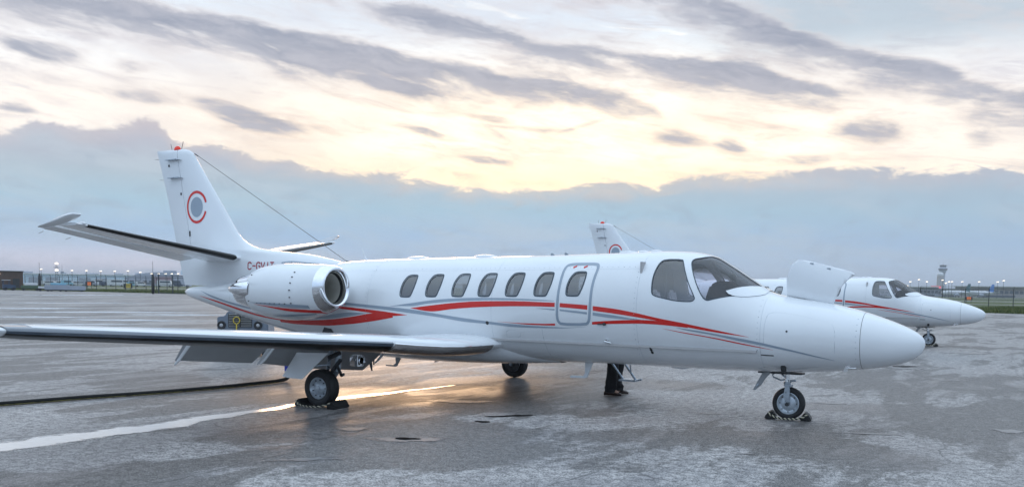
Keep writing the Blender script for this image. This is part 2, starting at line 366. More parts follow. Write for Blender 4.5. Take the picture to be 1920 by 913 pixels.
def orient(me):
    """make a skin patch face away from the fuselage axis"""
    if not me.polygons: return
    c = sum(((Vector((0, p.center.y, p.center.z-1.4))).normalized().dot(p.normal)*p.area for p in me.polygons))
    if c < 0: me.flip_normals()
def cutter(poly, side, out=.06, inn=-.09):
    bm = patch_bm(poly, .06, .08); bm.verts.index_update(); src = [(v.co.x, v.co.y) for v in bm.verts]; n = len(src)
    A = to3(src, out, side); B = to3(src, inn, side); fs = [[v.index for v in f.verts] for f in bm.faces]
    be = [(e.verts[0].index, e.verts[1].index) for e in bm.edges if len(e.link_faces) == 1]; bm.free()
    mb = MB(); mb.add(list(A)+list(B), fs+[[i+n for i in reversed(f)] for f in fs]+[(a, b, b+n, a+n) for a, b in be]); return mb
def sz(poly): return [(s, float(th_of(s, z))) for s, z in poly]
def strip(name, up, lo, m, parent, off=.0022, side=1, step=.04, rows=3, fn=None):
    """a painted band between two edge lines given as (s, z)"""
    us = sorted(up); ls = sorted(lo); s0 = max(us[0][0], ls[0][0]); s1 = min(us[-1][0], ls[-1][0]); n = max(4, int((s1-s0)/step))
    S_ = np.linspace(s0, s1, n+1); U = pch(S_, *zip(*us)); L = pch(S_, *zip(*ls)); U = np.maximum(U, L)
    vs = []; fs = []
    for r in range(rows+1):
        z = L+(U-L)*r/rows
        if fn: P = fn(S_, z, off)
        else: P = hull(S_, th_of(S_, z), np.full(n+1, off))
        if side < 0: P = P.copy(); P[:, 1] *= -1
        vs += list(P)
    for r in range(rows):
        for i in range(n): a = r*(n+1)+i; fs.append((a, a+1, a+n+2, a+n+1))
    o = mesh(name, vs, fs, m, parent, True); orient(o.data); return o
def ring(name, poly, width, m, parent, off=.002, side=1):
    """closed band of given width lying inside a closed (s, z) outline"""
    n = len(poly); c = (sum(p[0] for p in poly)/n, sum(p[1] for p in poly)/n); I = []
    for i in range(n):
        a, b = poly[i-1], poly[(i+1) % n]; t = Vector((b[0]-a[0], b[1]-a[1])).normalized(); nn = Vector((-t.y, t.x))
        if nn.dot(Vector((c[0]-poly[i][0], c[1]-poly[i][1]))) < 0: nn = -nn
        I.append((poly[i][0]+nn.x*width, poly[i][1]+nn.y*width))
    rows = [[(p[0]*(1-k)+q[0]*k, p[1]*(1-k)+q[1]*k) for p, q in zip(poly, I)] for k in (0, .5, 1)]
    vs = []; fs = []
    for r in rows: vs += list(to3(sz(r), off, side))
    for r in range(2):
        for i in range(n): a = r*n+i; b = r*n+(i+1) % n; fs.append((a, b, b+n, a+n))
    o = mesh(name, vs, fs, m, parent, True); orient(o.data); return o

# ------------------------------------------------------------------ lofted lifting surfaces
def foil(x): return np.maximum(0, 10*(.2969*np.sqrt(x)-.126*x-.3516*x**2+.2843*x**3-.1036*x**4))
XU = (1-np.cos(np.linspace(0, PI, 25)))/2
def loft(name, st, xa, xb, m, parent, off=0., smooth=True, only=None, cap=True, cut=None):
    """st: (y', sLE, sTE, z, thickness ratio, camber z at TE); x range [xa, xb] of the chord; only: 'lower'/'upper' for a skin strip"""
    ys = [q[0] for q in st]; xs = np.unique(np.concatenate([[xa], XU[(XU > xa) & (XU < xb)], [xb]]))
    rings = []
    for y, l, t, z, k, inc in st:
        c = t-l; h = foil(xs)*k*c/2; ku, kl = (float(np.interp(y, [.8, 2.5, 5., 7.9], [.42, .50, .66, .80])), 1.08) if st[0][4] > .12 else (1, .85)
        up = [(-(l+x*c), -y, z+q*ku+off-inc*x) for x, q in zip(xs, h)]; lw = [(-(l+x*c), -y, z-q*kl-off-inc*x) for x, q in zip(xs, h)]
        if off and xa == 0:
            up[0] = (up[0][0]+off, up[0][1], z); lw[0] = up[0]
        rings.append((up[::-1]+lw[(1 if xa == 0 else 0):]) if only is None else lw if only == 'lower' else up)
    n = len(rings[0]); vs = [p for r in rings for p in r]; fs = []
    for i in range(len(st)-1):
        for j in range(n if (only is None) else n-1):
            k = (j+1) % n
            if only is None and xb == 1. and k == 0 and False: continue
            fs.append((i*n+j, i*n+k, (i+1)*n+k, (i+1)*n+j))
    if only is None and cap: fs += [tuple(range(n)), tuple(reversed(range((len(st)-1)*n, len(st)*n)))]
    mb = MB(); mb.add(vs, fs); o = mb.build(name, m, parent, smooth=True)
    return o
def mirror(o, parent=None):
    """port-side twin of a mesh part"""
    me = o.data.copy()
    me.transform(Matrix.Scale(-1, 4, (0, 1, 0))); me.flip_normals()
    c = bpy.data.objects.new(o.name.split('.')[0], me); col.objects.link(c); c.parent = parent or o.parent
    for ch in [k for k in bpy.data.objects if k.parent == o]: mirror(ch, c)
    return c
def swing(o, p, axis, ang):
    o.data.transform(Matrix.Translation(p) @ Matrix.Rotation(ang, 4, axis) @ Matrix.Translation(-Vector(p)))

FZ = [1.75, 1.9, 2.05, 2.2, 2.30, 2.37, 2.42, 2.47, 2.54, 2.68, 3.17, 3.73, 4.3, 4.42, 4.5, 4.535]
FL = [10.6, 10.2, 9.9, 9.95, 10.4, 10.83, 11.4, 11.98, 12.3, 12.57, 12.98, 13.42, 13.86, 13.95, 14.08, 14.25]
FT = [.14, .22, .24, .23, .19, .165, .15, .14, .13, .115, .095, .08, .07, .062, .045, .012]
def fle(z): return pch(z, FZ, FL)
def fte(z): return np.interp(z, [1.75, 2.14, 2.61, 2.96, 3.43, 3.88, 4.5], [14.27, 14.39, 14.51, 14.6, 14.73, 14.86, 15.07])
def fhinge(z): return 14.03+(np.asarray(z)-2.7)*.205
def fhalf(s, z):
    x = np.clip((s-fle(z))/(fte(z)-fle(z)), 0, 1); return pch(z, FZ, FT)*foil(x)
def finpt(s, z, off=0.):
    s = np.asarray(s, float); z = np.asarray(z, float)+0*s; return np.stack([-s, -(fhalf(s, z)+off), z], -1)
def finslab(name, zs, a, b, m, parent):
    vs = []; N = 22; t = (1-np.cos(np.linspace(0, PI, N)))/2; n = 2*N
    for z in zs:
        s = a(z)+(b(z)-a(z))*t; h = fhalf(s, np.full(N, z)); vs += [(-q, -w, z) for q, w in zip(s, h)]+[(-q, w, z) for q, w in zip(s[::-1], h[::-1])]
    fs = []
    for i in range(len(zs)-1):
        for j in range(n): k = (j+1) % n; fs.append((i*n+j, i*n+k, (i+1)*n+k, (i+1)*n+j))
    fs += [tuple(range(n)), tuple(range((len(zs)-1)*n, len(zs)*n))]
    mb = MB(); mb.add(vs, fs); return mb.build(name, m, parent, smooth=True)
def ell(name, c, r, m, parent, n=20, top=False):
    mb = MB(); k = 10; prof = [(math.sin(PI*i/k*(.5 if top else 1)), math.cos(PI*i/k*(.5 if top else 1))) for i in range(k+1)]
    mb.rev(prof, (0, 0, 0), 'z', n); mb.v = [(c[0]+v[0]*r[0], c[1]+v[1]*r[1], c[2]+v[2]*r[2]) for v in mb.v]
    return mb.build(name, m, parent, smooth=True)

# ------------------------------------------------------------------ outlines on the skin, (s, z) seen from the side
WREL = [(.03, .171), (-.075, .174), (-.128, .165), (-.136, .09), (-.128, -.005), (-.10, -.10), (-.072, -.165), (-.03, -.174), (.075, -.174), (.130, -.165), (.142, -.10), (.138, -.01), (.118, .075), (.078, .145)]
WCS = [(7.92, 1.80), (7.395, 1.813), (6.875, 1.825), (6.37, 1.836), (5.862, 1.847), (5.35, 1.858), (4.797, 1.87)]
def wpoly(c, k=1.): return chaikin([(c[0]+a*k, c[1]+b*k) for a, b in WREL], 2)
SIDEW = chaikin([(3.486,2.246),(3.234,2.245),(3.198,2.217),(3.116,2.067),(3.031,1.903),(2.915,1.707),(2.912,1.671),(2.949,1.637),(3.052,1.633),(3.205,1.642),(3.38,1.675),(3.519,1.705),(3.568,1.741),(3.582,1.86),(3.585,1.99),(3.572,2.102),(3.545,2.203)], 1)
def crest(s, y=.05):
    W, A, Z = sec(s); return math.acos((y/float(W))**(NE/2))
_ws = sz([(2.70,1.660),(2.754,1.655),(2.815,1.70),(2.911,1.851),(3.025,2.068),(3.088,2.198),(3.075,2.25),(2.98,2.268)])
WSH = _ws+[(2.86, crest(2.86)), (2.7, crest(2.7)), (2.5, crest(2.5)), (2.3, crest(2.3)), (2.16, crest(2.16)), (2.11, crest(2.11, .1))]+sz([(2.13,1.77),(2.25,1.742),(2.45,1.715)])
WSH = chaikin(WSH, 1)
DOORO = chaikin([(5.096,1.365),(5.095,1.483),(5.091,1.701),(5.085,1.937),(5.085,2.091),(5.060,2.161),(4.988,2.187),(4.799,2.192),(4.552,2.192),(4.496,2.161),(4.475,2.093),(4.488,1.959),(4.498,1.793),(4.499,1.629),(4.508,1.382),(4.53,1.290),(4.598,1.247),(5.01,1.238),(5.072,1.282)], 1)
STR = [  # colour, upper edge, lower edge
 (grey, [(9.4,1.512),(9.085,1.49),(8.419,1.453),(7.843,1.416),(7.288,1.355),(6.727,1.297),(6.301,1.261),(6.024,1.241),(5.616,1.222),(5.217,1.214),(4.957,1.212),(4.598,1.235)],
        [(9.4,1.468),(9.083,1.445),(8.417,1.401),(7.842,1.353),(7.289,1.305),(6.732,1.241),(6.305,1.22),(6.029,1.198),(5.756,1.188),(5.22,1.193),(4.958,1.202),(4.598,1.233)]),
 (grey, [(8.257,1.456),(7.786,1.522),(7.298,1.585),(6.882,1.615),(6.447,1.63),(6.023,1.633),(5.477,1.625),(5.132,1.611)], [(8.257,1.454),(8.0,1.466),(7.828,1.468),(7.475,1.517),(7.024,1.558),(6.586,1.586),(6.16,1.604),(5.745,1.608),(5.132,1.606)]),
 (red, [(7.828,1.436),(7.473,1.482),(7.022,1.534),(6.585,1.57),(6.158,1.585),(5.744,1.591),(5.115,1.581)], [(7.828,1.434),(7.409,1.391),(7.018,1.436),(6.58,1.476),(6.154,1.5),(5.74,1.514),(5.337,1.519),(5.115,1.517)]),
 (red, [(5.03,1.578),(4.8,1.568),(4.565,1.556)], [(5.03,1.518),(4.8,1.505),(4.565,1.489)]),
 (red, [(4.476,1.546),(4.159,1.517),(3.798,1.464),(3.425,1.394),(3.106,1.344),(2.654,1.266),(2.15,1.178)], [(4.476,1.478),(4.158,1.446),(3.798,1.405),(3.414,1.352),(3.106,1.298),(2.654,1.232),(2.15,1.176)]),
 (red, [(6.132,1.268),(5.748,1.254),(5.344,1.256),(5.115,1.266)], [(6.132,1.266),(5.885,1.251),(5.614,1.236),(5.347,1.233),(5.115,1.236)]),
 (red, [(4.49,1.312),(4.038,1.349),(3.681,1.365),(3.414,1.356),(3.2,1.32),(3.0,1.28)], [(4.49,1.272),(4.041,1.298),(3.683,1.31),(3.336,1.3),(3.2,1.29),(3.0,1.274)]),
 (grey, [(5.443,1.491),(5.115,1.487)], [(5.443,1.490),(5.115,1.466)]), (grey, [(5.03,1.486),(4.8,1.47),(4.57,1.453)], [(5.03,1.460),(4.8,1.441),(4.57,1.420)]),
 (grey, [(4.476,1.453),(4.159,1.422),(3.894,1.387),(3.705,1.366)], [(4.476,1.408),(4.159,1.377),(3.894,1.366),(3.705,1.364)]),
 (grey, [(3.177,1.272),(2.883,1.240),(2.446,1.181),(2.042,1.117),(1.756,1.058),(1.584,1.021),(1.281,.950),(1.05,.894)], [(3.177,1.270),(3.042,1.241),(2.658,1.188),(2.247,1.112),(1.946,1.064),(1.756,1.028),(1.584,.996),(1.281,.934),(1.05,.892)]),
 (red, [(3.385,1.252),(3.113,1.214),(2.66,1.155),(2.248,1.088),(1.83,1.013)], [(3.385,1.250),(3.114,1.203),(2.661,1.141),(2.25,1.072),(1.83,1.011)]),
 (red, [(9.6,1.44),(9.247,1.423),(8.92,1.404),(8.388,1.365),(7.899,1.32)], [(9.6,1.41),(9.344,1.389),(8.919,1.355),(8.625,1.327),(8.3,1.29),(7.899,1.318)]),
 (red, [(10.98,1.176),(10.625,1.154),(10.094,1.163),(9.632,1.193),(9.061,1.263),(8.625,1.327),(8.3,1.335),(8.2,1.335)], [(10.98,1.10),(10.466,1.076),(9.814,1.078),(9.222,1.12),(8.662,1.191),(8.2,1.268)]),
 (grey, [(10.054,1.19),(9.474,1.294),(9.084,1.33),(8.772,1.325)], [(10.054,1.188),(9.628,1.21),(9.199,1.259),(8.772,1.323)]),
 (red, [(13.457,1.546),(12.941,1.475),(12.179,1.335),(11.46,1.210),(10.98,1.162)], [(13.457,1.544),(12.959,1.446),(12.221,1.297),(11.496,1.178),(10.98,1.134)]),
 (grey, [(13.42,1.64),(12.934,1.543),(12.342,1.436),(11.766,1.356),(11.334,1.287)], [(13.42,1.637),(12.935,1.507),(12.355,1.4),(11.783,1.32),(11.334,1.260)]),
 (grey, [(13.75,1.51),(13.2,1.405),(12.3,1.225),(11.4,1.06),(10.6,.94),(9.9,.90)], [(13.75,1.508),(13.2,1.385),(12.3,1.195),(11.4,1.025),(10.6,.915),(9.9,.898)]),
]
GL = {  # strokes on a 4 x 7 grid
 'C': [[(3,1.2),(3,1),(2.2,0),(.8,0),(0,1),(0,6),(.8,7),(2.2,7),(3,6),(3,5.8)]], '-': [[(.3,3.5),(2.9,3.5)]],
 'G': [[(3,5.8),(3,6),(2.2,7),(.8,7),(0,6),(0,1),(.8,0),(2.2,0),(3,1),(3,3.3),(1.7,3.3)]], 'V': [[(0,7),(1.5,0),(3,7)]],
 'J': [[(2.2,7),(2.2,1),(1.5,0),(.6,0),(0,1)]], 'T': [[(0,7),(3,7)], [(1.5,7),(1.5,0)]]}
def letter(ch, s0, z0, w, h, parent, side):
    vs = []; fs = []; hw_ = h*.085
    for line in GL[ch]:
        P = [(s0-(x/3)*w*side if side > 0 else s0-(x/3)*w, z0+y/7*h) for x, y in line]
        for (a, b) in zip(P[:-1], P[1:]):
            t = Vector((b[0]-a[0], b[1]-a[1])).normalized(); n = Vector((-t.y, t.x))*hw_; e = t*hw_*.5; k = 6; i0 = len(vs)
            for i in range(k+1):
                c = (a[0]-e.x+(b[0]-a[0]+2*e.x)*i/k, a[1]-e.y+(b[1]-a[1]+2*e.y)*i/k)
                for q in (-1, 1):
                    p = finpt(c[0]+n.x*q, c[1]+n.y*q, .004); vs.append((p[0], p[1]*side, p[2]))
            for i in range(k): j = i0+2*i; fs.append((j, j+1, j+3, j+2))
    return mesh('registration_letter', vs, fs, redd, parent)

# ------------------------------------------------------------------ wheels and gear
def wheel(c, r, w, parent, hub=.62, bolts=9, name='wheel'):
    """tyre, rim and hub revolved about the axle (y)"""
    t = MB(); e = w/2
    t.rev([(r*hub, -e*.72), (r*(hub+.06), -e*.86), (r*.80, -e), (r*.92, -e*.92), (r*.975, -e*.66), (r, -e*.4), (r, -e*.36), (r*.982, -e*.33), (r*.982, -e*.27), (r, -e*.24), (r, e*.24), (r*.982, e*.27), (r*.982, e*.33), (r, e*.36), (r, e*.4), (r*.975, e*.66), (r*.92, e*.92), (r*.80, e), (r*(hub+.06), e*.86), (r*hub, e*.72)], c, 'y', 56)
    ty = t.build('tyre', tyre, parent, smooth=True)
    m = MB(); h = r*hub
    m.rev([(h*1.0, -e*.70), (h*1.04, -e*.84), (h*.98, -e*.88), (h*.93, -e*.78), (h*.86, -e*.60), (h*.70, -e*.46), (h*.62, -e*.58), (h*.42, -e*.72), (h*.25, -e*.80), (h*.23, -e*.98), (0, -e*1.0)], c, 'y', 48)
    m.rev([(h*1.0, e*.70), (h*1.04, e*.84), (h*.98, e*.88), (h*.86, e*.60), (h*.62, e*.58), (0, e*.8)], c, 'y', 48)
    rm = m.build('rim', rimm, parent, smooth=True)
    b = MB()
    for k in range(bolts):
        a = 2*PI*k/bolts; b.rev([(0, -e*.70), (h*.055, -e*.70), (h*.055, -e*.50)], (c[0]+h*.78*math.cos(a), c[1], c[2]+h*.78*math.sin(a)), 'y', 8)
    b.build('wheel_bolt_ring', darkm, rm)
    return ty
def nose_gear(jet):
    g_ = empty('nose_gear', (0, 0, 0), 0, jet); x = -1.752
    wheel((x, 0, .228), .228, .12, g_, .66, 8)
    m = MB(); m.tube([(x-.03, 0, .50), (x-.035, 0, .90)], .032, 16); m.tube([(x-.03, 0, .46), (x-.03, 0, .57)], [.045, .04], 16); m.build('strut', chrome, g_, True)
    m = MB()
    for sy in (-1, 1):
        pts = [(x-.045, .44), (x-.062, .33), (x-.028, .24), (x-.018, .205), (x+.016, .205), (x+.022, .24), (x+.028, .34), (x+.03, .44), (x+.01, .475), (x-.03, .475)]
        m.prism(pts, sy*.078, sy*.092)
    m.box((x-.008, 0, .475), (.085, .17, .03)); m.tube([(x-.03, 0, .47), (x-.03, 0, .53)], .05, 14)
    m.build('fork', steel, g_, True, .004)
    m = MB(); m.tube([(x, -.13, .222), (x, .13, .222)], .018, 10); m.tube([(x, -.125, .222), (x, -.09, .222)], .03, 6); m.build('axle', darkm, g_, True)
    m = MB(); m.tube([(x-.03, -.01, .565), (x-.12, -.03, .55), (x-.22, -.04, .59), (x-.235, -.04, .62), (x-.12, -.04, .72)], .011, 8)
    m.tube([(x-.03, .02, .56), (x-.2, .03, .70)], .014, 8); m.tube([(x+.02, -.05, .545), (x+.10, -.06, .56)], .016, 8); m.build('drag_brace', steel, g_, True)
    m = MB(); m.prism([(-2.208, .389), (-2.235, .40), (-2.185, .50), (-2.105, .655), (-2.02, .665), (-1.985, .655), (-2.06, .57), (-2.12, .47)], -.13, -.118); m.build('gear_door', greyp, g_, False, .002)
    m = MB(); m.tube([(-2.0, -.09, .655), (-2.10, -.12, .56)], .009, 6); m.tube([(-2.18, -.133, .455), (-2.155, -.133, .49)], .012, 6); m.build('door_rod', steel, g_, True)
    m = MB(); m.tube([(x+.01, -.40, .715), (x+.01, -.425, .80)], [.038, .040], 14); m.rev([(.038, 0), (.05, .006), (.038, .012)], (x+.01, -.425, .80), 'z', 14); m.build('landing_gear_sensor', darkm, g_, True)
    m = MB(); m.box((x-.12, 0, .652), (.62, .20, .02)); m.build('gear_bay', darkm, g_)
    return g_
def main_gear(jet):
    g_ = empty('main_gear', (0, 0, 0), 0, jet); x, y = -7.93, -2.80
    wheel((x, y, .278), .278, .20, g_, .56, 9)
    m = MB(); m.tube([(x+.18, y+.17, .93), (x+.16, y+.16, .52)], .05, 14); m.tube([(x+.17, y+.16, .56), (x-.02, y+.155, .30)], [.05, .042], 12); m.tube([(x+.05, y+.15, .86), (x-.06, y+.155, .36)], .03, 12)
    m.tube([(x, y+.17, .278), (x, y-.02, .278)], .03, 12); m.build('trailing_link_leg', steel, g_, True)
    m = MB(); m.rev([(.155, .0), (.16, .06), (.05, .07)], (x, y+.07, .278), 'y', 24); m.build('brake', darkm, g_, True)
    m = MB(); m.tube([(x+.20, y+.10, .62), (x+.33, y+.06, .47), (x+.40, y+.02, .50)], .022, 8); m.tube([(x+.26, y+.12, .70), (x+.12, y+.08, .52)], .03, 8); m.tube([(x+.05, y+.1, .72), (x+.24, y+.12, .80)], .035, 8); m.build('actuator', darkm, g_, True)
    m = MB(); yd = -3.03; m.prism([(-8.50, .431), (-8.36, .414), (-8.106, .412), (-7.60, .82), (-8.21, .80)], yd, yd+.014); m.build('gear_door', greyp if False else white, g_, False, .003)
    m = MB(); m.tube([(-8.0, -3.02, .60), (-7.85, -2.7, .62)], .012, 6); m.tube([(-7.9, -3.02, .70), (-7.8, -2.7, .80)], .012, 6); m.build('door_rod', steel, g_, True)
    m = MB(); m.box((x+.20, y+.55, .66), (.16, .16, .17)); m.rev([(0, 0), (.06, 0), (.07, .03)], (x+.28, y+.55, .66), 'x', 14); m.rev([(0, 0), (.035, 0), (.035, .02)], (x+.22, y+.46, .68), 'y', 10); m.build('landing_light_unit', chrome, g_, False, .012)
    m = MB(); m.box((x+.1, y+.9, .875), (.5, 1.3, .02)); m.build('wheel_well', darkm, g_)
    return g_

# ------------------------------------------------------------------ the jet
def hull_mesh(cut_baggage):
    s_out = np.concatenate([np.linspace(0, 1, 26)[1:]**2*.9, np.arange(.95, 13.6, .06), 14.25-np.linspace(1, 0, 16)[1:]**2*.62])
    s_out = np.unique(np.round(s_out, 4)); s_out = s_out[s_out < 14.25]
    NTH = 112; th = np.linspace(-PI, PI, NTH, endpoint=False); vs = []; fs = []
    def shell(ss, off, flip, capA, capB, tipA=None):
        base = len(vs)
        for s in ss: vs.extend(map(tuple, hull(np.full(NTH, s), th, np.full(NTH, off))))
        n = len(ss)
        for i in range(n-1):
            for j in range(NTH):
                k = (j+1) % NTH; f = (base+i*NTH+j, base+i*NTH+k, base+(i+1)*NTH+k, base+(i+1)*NTH+j); fs.append(f[::-1] if flip else f)
        for end, tip in ((0, capA), (n-1, capB)):
            b = base+end*NTH; idx = [b+j for j in range(NTH)]
            if tip is None: f = tuple(idx); fs.append(f if (end == 0) == flip else f[::-1]); continue
            vs.append(tip); c = len(vs)-1
            for j in range(NTH):
                f = (b+(j+1) % NTH, b+j, c) if end == 0 else (b+j, b+(j+1) % NTH, c); fs.append(f[::-1] if flip else f)
    shell(s_out, 0, False, (0, 0, 1.14), (-14.25, 0, 1.615)); n_out = len(vs)
    shell(np.arange(2.02, 8.7, .12), -.045, True, None, None); shell(np.arange(.98, 1.95, .12), -.03, True, None, None)
    me = bpy.data.meshes.new('hull'); me.from_pydata(vs, [], fs); me.update()
    bm = bmesh.new(); bm.from_mesh(me)
    vol = bm.calc_volume(signed=True)
    if vol < 0: bmesh.ops.reverse_faces(bm, faces=bm.faces)
    bm.to_mesh(me); bm.free()
    o = link('hull', me); me.materials.append(skin); me.materials.append(inner)
    c = MB()
    for side in (1, -1):
        for w in WCS:
            k = cutter(sz(wpoly(w)), side); c.add(k.v, k.f)
        k = cutter(sz(SIDEW), side); c.add(k.v, k.f); k = cutter(WSH, side); c.add(k.v, k.f)
    if cut_baggage: k = cutter(BAG, -1); c.add(k.v, k.f)
    co = c.build('cutter', None)
    md = o.modifiers.new('b', 'BOOLEAN'); md.operation = 'DIFFERENCE'; md.solver = 'EXACT'; md.use_self = False; md.object = co
    dg = bpy.context.evaluated_depsgraph_get(); m2 = bpy.data.meshes.new_from_object(o.evaluated_get(dg)); m2.name = 'fuselage'
    bpy.data.objects.remove(o); bpy.data.objects.remove(co)
    n = len(m2.vertices); C = np.empty(n*3, 'f'); m2.vertices.foreach_get('co', C); C = C.reshape(-1, 3).astype(float)
    s, y, z = -C[:, 0], -C[:, 1], C[:, 2]; N = hnorm(s, y, z)
    W, A, Z = sec(np.clip(s, 1e-6, 14.2499)); rho = ((np.abs(y)/np.maximum(W, 1e-4))**NE+(np.abs(z-Z)/np.maximum(A, 1e-4))**NE)**(1/NE)
    outer = np.abs(rho-1)*np.minimum(W, A) < .006
    nor = []; m2.polygons.foreach_set('use_smooth', [True]*len(m2.polygons)); mi = []
    for p in m2.polygons:
        is_out = all(outer[v] for v in p.vertices) and Vector(N[p.vertices[0]]).dot(p.normal) > .6
        mi.append(0 if is_out else 1)
        for v in p.vertices: nor.append(tuple(N[v]) if is_out else tuple(p.normal))
    m2.polygons.foreach_set('material_index', mi)
    m2.materials.clear(); m2.materials.append(skin); m2.materials.append(inner)
    m2.normals_split_custom_set(nor)
    return m2
def crest_y(s, y): return crest(s, y)
BAG = [(1.20, crest(1.20, .07)), (1.84, crest(1.84, .07)), (1.885, 1.15), (1.87, .80), (1.81, .66), (1.72, .62), (1.30, .56), (1.10, .52), (1.04, .56), (1.10, .80), (1.16, 1.1)]
BAG = [(a, b) for a, b in BAG]

def build_jet(name, tailno):
    J = empty(name)
    fu = link('fuselage', hull_mesh(tailno), None, J)
    # windows
    for side in (1, -1):
        for i, w in enumerate(WCS):
            p = patch('cabin_window', sz(wpoly(w)), cabglass, J, -.012, side, .06, .08)
            ring('window_seal', wpoly(w, 1.11), .022, rimrub, p, .0025, side)
            if i in (3, 4, 5) and side == 1:
                q = chaikin([(w[0]+.085, w[1]-.155), (w[0]-.03+.01*i, w[1]-.155), (w[0]+.02, w[1]-.02), (w[0]+.045, w[1]+.06)], 1); patch('curtain', sz(q), curt, p, -.022, side)
            if i in (2, 3) and side == 1:   # half-drawn blinds behind two panes
                q = [(a, b) for a, b in wpoly(w) if b > w[1]+(.02 if i == 2 else .10)]
                patch('window_shade', sz(q), curt, p, -.018, side)
        p = patch('cockpit_side_window', sz(SIDEW), sideglass, J, -.008, side, .06, .08); ring('window_seal', SIDEW, .014, rimrub, p, .0025, side)
        p = patch('windshield', WSH, cockglass, J, -.008, side, .05, .06)
        # seal of the windshield, round its outline in (s, theta)
        c0 = (2.6, 1.0); I = [(a+(c0[0]-a)*.03, b+(c0[1]-b)*.035) for a, b in WSH]; n = len(WSH)
        mesh('window_seal', list(to3(WSH, .0025, side))+list(to3(I, .0025, side)), [(i, (i+1) % n, (i+1) % n+n, i+n) for i in range(n)], rimrub, p)
        patch('windshield_fairing', sz(chaikin([(2.52,1.80),(2.505,1.798),(2.38,1.845),(2.24,1.865),(2.13,1.855),(2.04,1.79),(2.06,1.74),(2.28,1.71),(2.46,1.74)], 1)), skin, J, .009, side, .05, .06)
    # paint
    for c, u, l in STR:
        for side in (1, -1): strip('red_stripe' if c is red else 'grey_stripe', u, l, c, fu, .0024, side)
    for side in (1, -1):
        ring('door_outline', DOORO, .042, grey, fu, .0032, side)
    # seams
    for s in (.745,):
        th = np.linspace(-PI, PI, 97); P = list(hull(np.full(97, s), th, np.full(97, .0012)))+list(hull(np.full(97, s+.006), th, np.full(97, .0012)))
        mesh('panel_seam', P, [(i, i+1, i+98, i+97) for i in range(96)], wire, fu)
    def seam(pts, w=.0035):
        P = sz(pts); A = to3(P, .0012); B = to3([(a+w, b+w*.8) for a, b in P], .0012); n = len(P)
        mesh('panel_seam', list(A)+list(B), [(i, i+1, n+i+1, n+i) for i in range(n-1)], steel, fu)
    for s_ in (2.0, 3.78, 6.25, 8.75, 10.9, 12.4):
        A_, B_ = sec(s_)[2]-sec(s_)[1], sec(s_)[2]+sec(s_)[1]; seam([(s_, z) for z in np.linspace(float(A_)+.03, float(B_)-.03, 40)], .0028)
    seam([(s, 2.10-.012*(s-3.8)) for s in np.linspace(3.8, 9.4, 60)], .0026); seam([(s, .98) for s in np.linspace(2.1, 5.3, 40)], .0026)
    seam(chaikin([(6.0,1.02),(6.0,1.14),(5.75,1.14),(5.75,1.02),(6.0,1.02)], 1, False), .0026); seam(chaikin([(9.9,1.62),(9.9,1.95),(9.5,1.95),(9.5,1.62)], 1, False), .0026)
    rv = MB()
    for s_ in (.80, 2.04, 3.82, 8.79):
        for z in np.arange(.85, 2.2, .075):
            if z < float(sec(s_)[2]+sec(s_)[1])-.06: p = to3(sz([(s_, z)]), .0008)[0]; rv.box(p, (.009, .004, .009))
    for s_ in np.arange(3.9, 9.3, .09): p = to3(sz([(s_, 2.13-.012*(s_-3.8))]), .0008)[0]; rv.box(p, (.008, .004, .008))
    o = rv.build('rivet', steel, fu); o['kind'] = 'stuff'
    seam([(5.35, z) for z in np.linspace(.72, 1.18, 10)]); seam(chaikin([(1.05,1.0),(1.05,1.35),(1.2,1.42),(1.9,1.55),(1.95,1.4),(1.95,1.1)], 2, False), .003)
    # belly fairing under the wing
    vs = []; S_ = np.linspace(5.35, 10.1, 40); n = 33
    for s in S_:
        k = math.sin(PI*(s-5.35)/4.75)**.9 if 5.35 < s < 10.1 else 0
        for j in range(n):
            a = PI*j/(n-1); c = math.cos(a); d = math.sin(a)
            vs.append((-s, -.80*abs(c)**.75*(1 if c > 0 else -1)*(.35+.65*k), .93-(.93-(.61-.09*k))*d**.8))
    mb = MB(); mb.add(vs, [(i*n+j, i*n+j+1, (i+1)*n+j+1, (i+1)*n+j) for i in range(39) for j in range(n-1)]); mb.build('wing_fairing', skin, J, True)
    # small fittings on the skin
    def dot(s, z, r, name='vent_hole', m_=darkm):
        P = [(s+r*math.cos(a), z+r*math.sin(a)) for a in np.linspace(0, 2*PI, 14, endpoint=False)]; patch(name, sz(P), m_, fu, .003)
    for s, z in ((3.619, .971), (3.611, .93), (3.605, .891)): dot(s, z, .022)
    dot(1.658, 1.268, .014); dot(6.33, 1.238, .03, 'fuel_cap')
    m = MB(); p = hull(np.array(4.281), th_of(4.281, 1.029), 0); m.tube([(p[0], p[1]-.005, p[2]+.012), (p[0], p[1]-.05, p[2]+.005)], [.03, .024], 12); m.tube([(p[0]-.03, p[1]-.045, p[2]), (p[0]+.09, p[1]-.05, p[2]-.022)], .01, 8); m.build('static_port_handle', chrome, J, True)
    p = hull(np.array(4.285), th_of(4.285, 1.284), 0); m = MB(); m.tube([(p[0]-.11, p[1]-.012, p[2]-.004), (p[0]+.01, p[1]-.02, p[2])], .009, 8); m.tube([(p[0], p[1]-.0, p[2]), (p[0], p[1]-.035, p[2])], .022, 10); m.build('door_handle', darkm, J, True)
    patch('access_plate', sz([(2.0, .945), (1.83, .94), (1.83, .925), (2.0, .93)]), darkm, fu, .003)
    for s in (4.93, 4.75): patch('warning_mark', sz([(s, 2.13), (s-.06, 2.15), (s-.06, 2.125), (s-.01, 2.10)]), red, fu, .003)
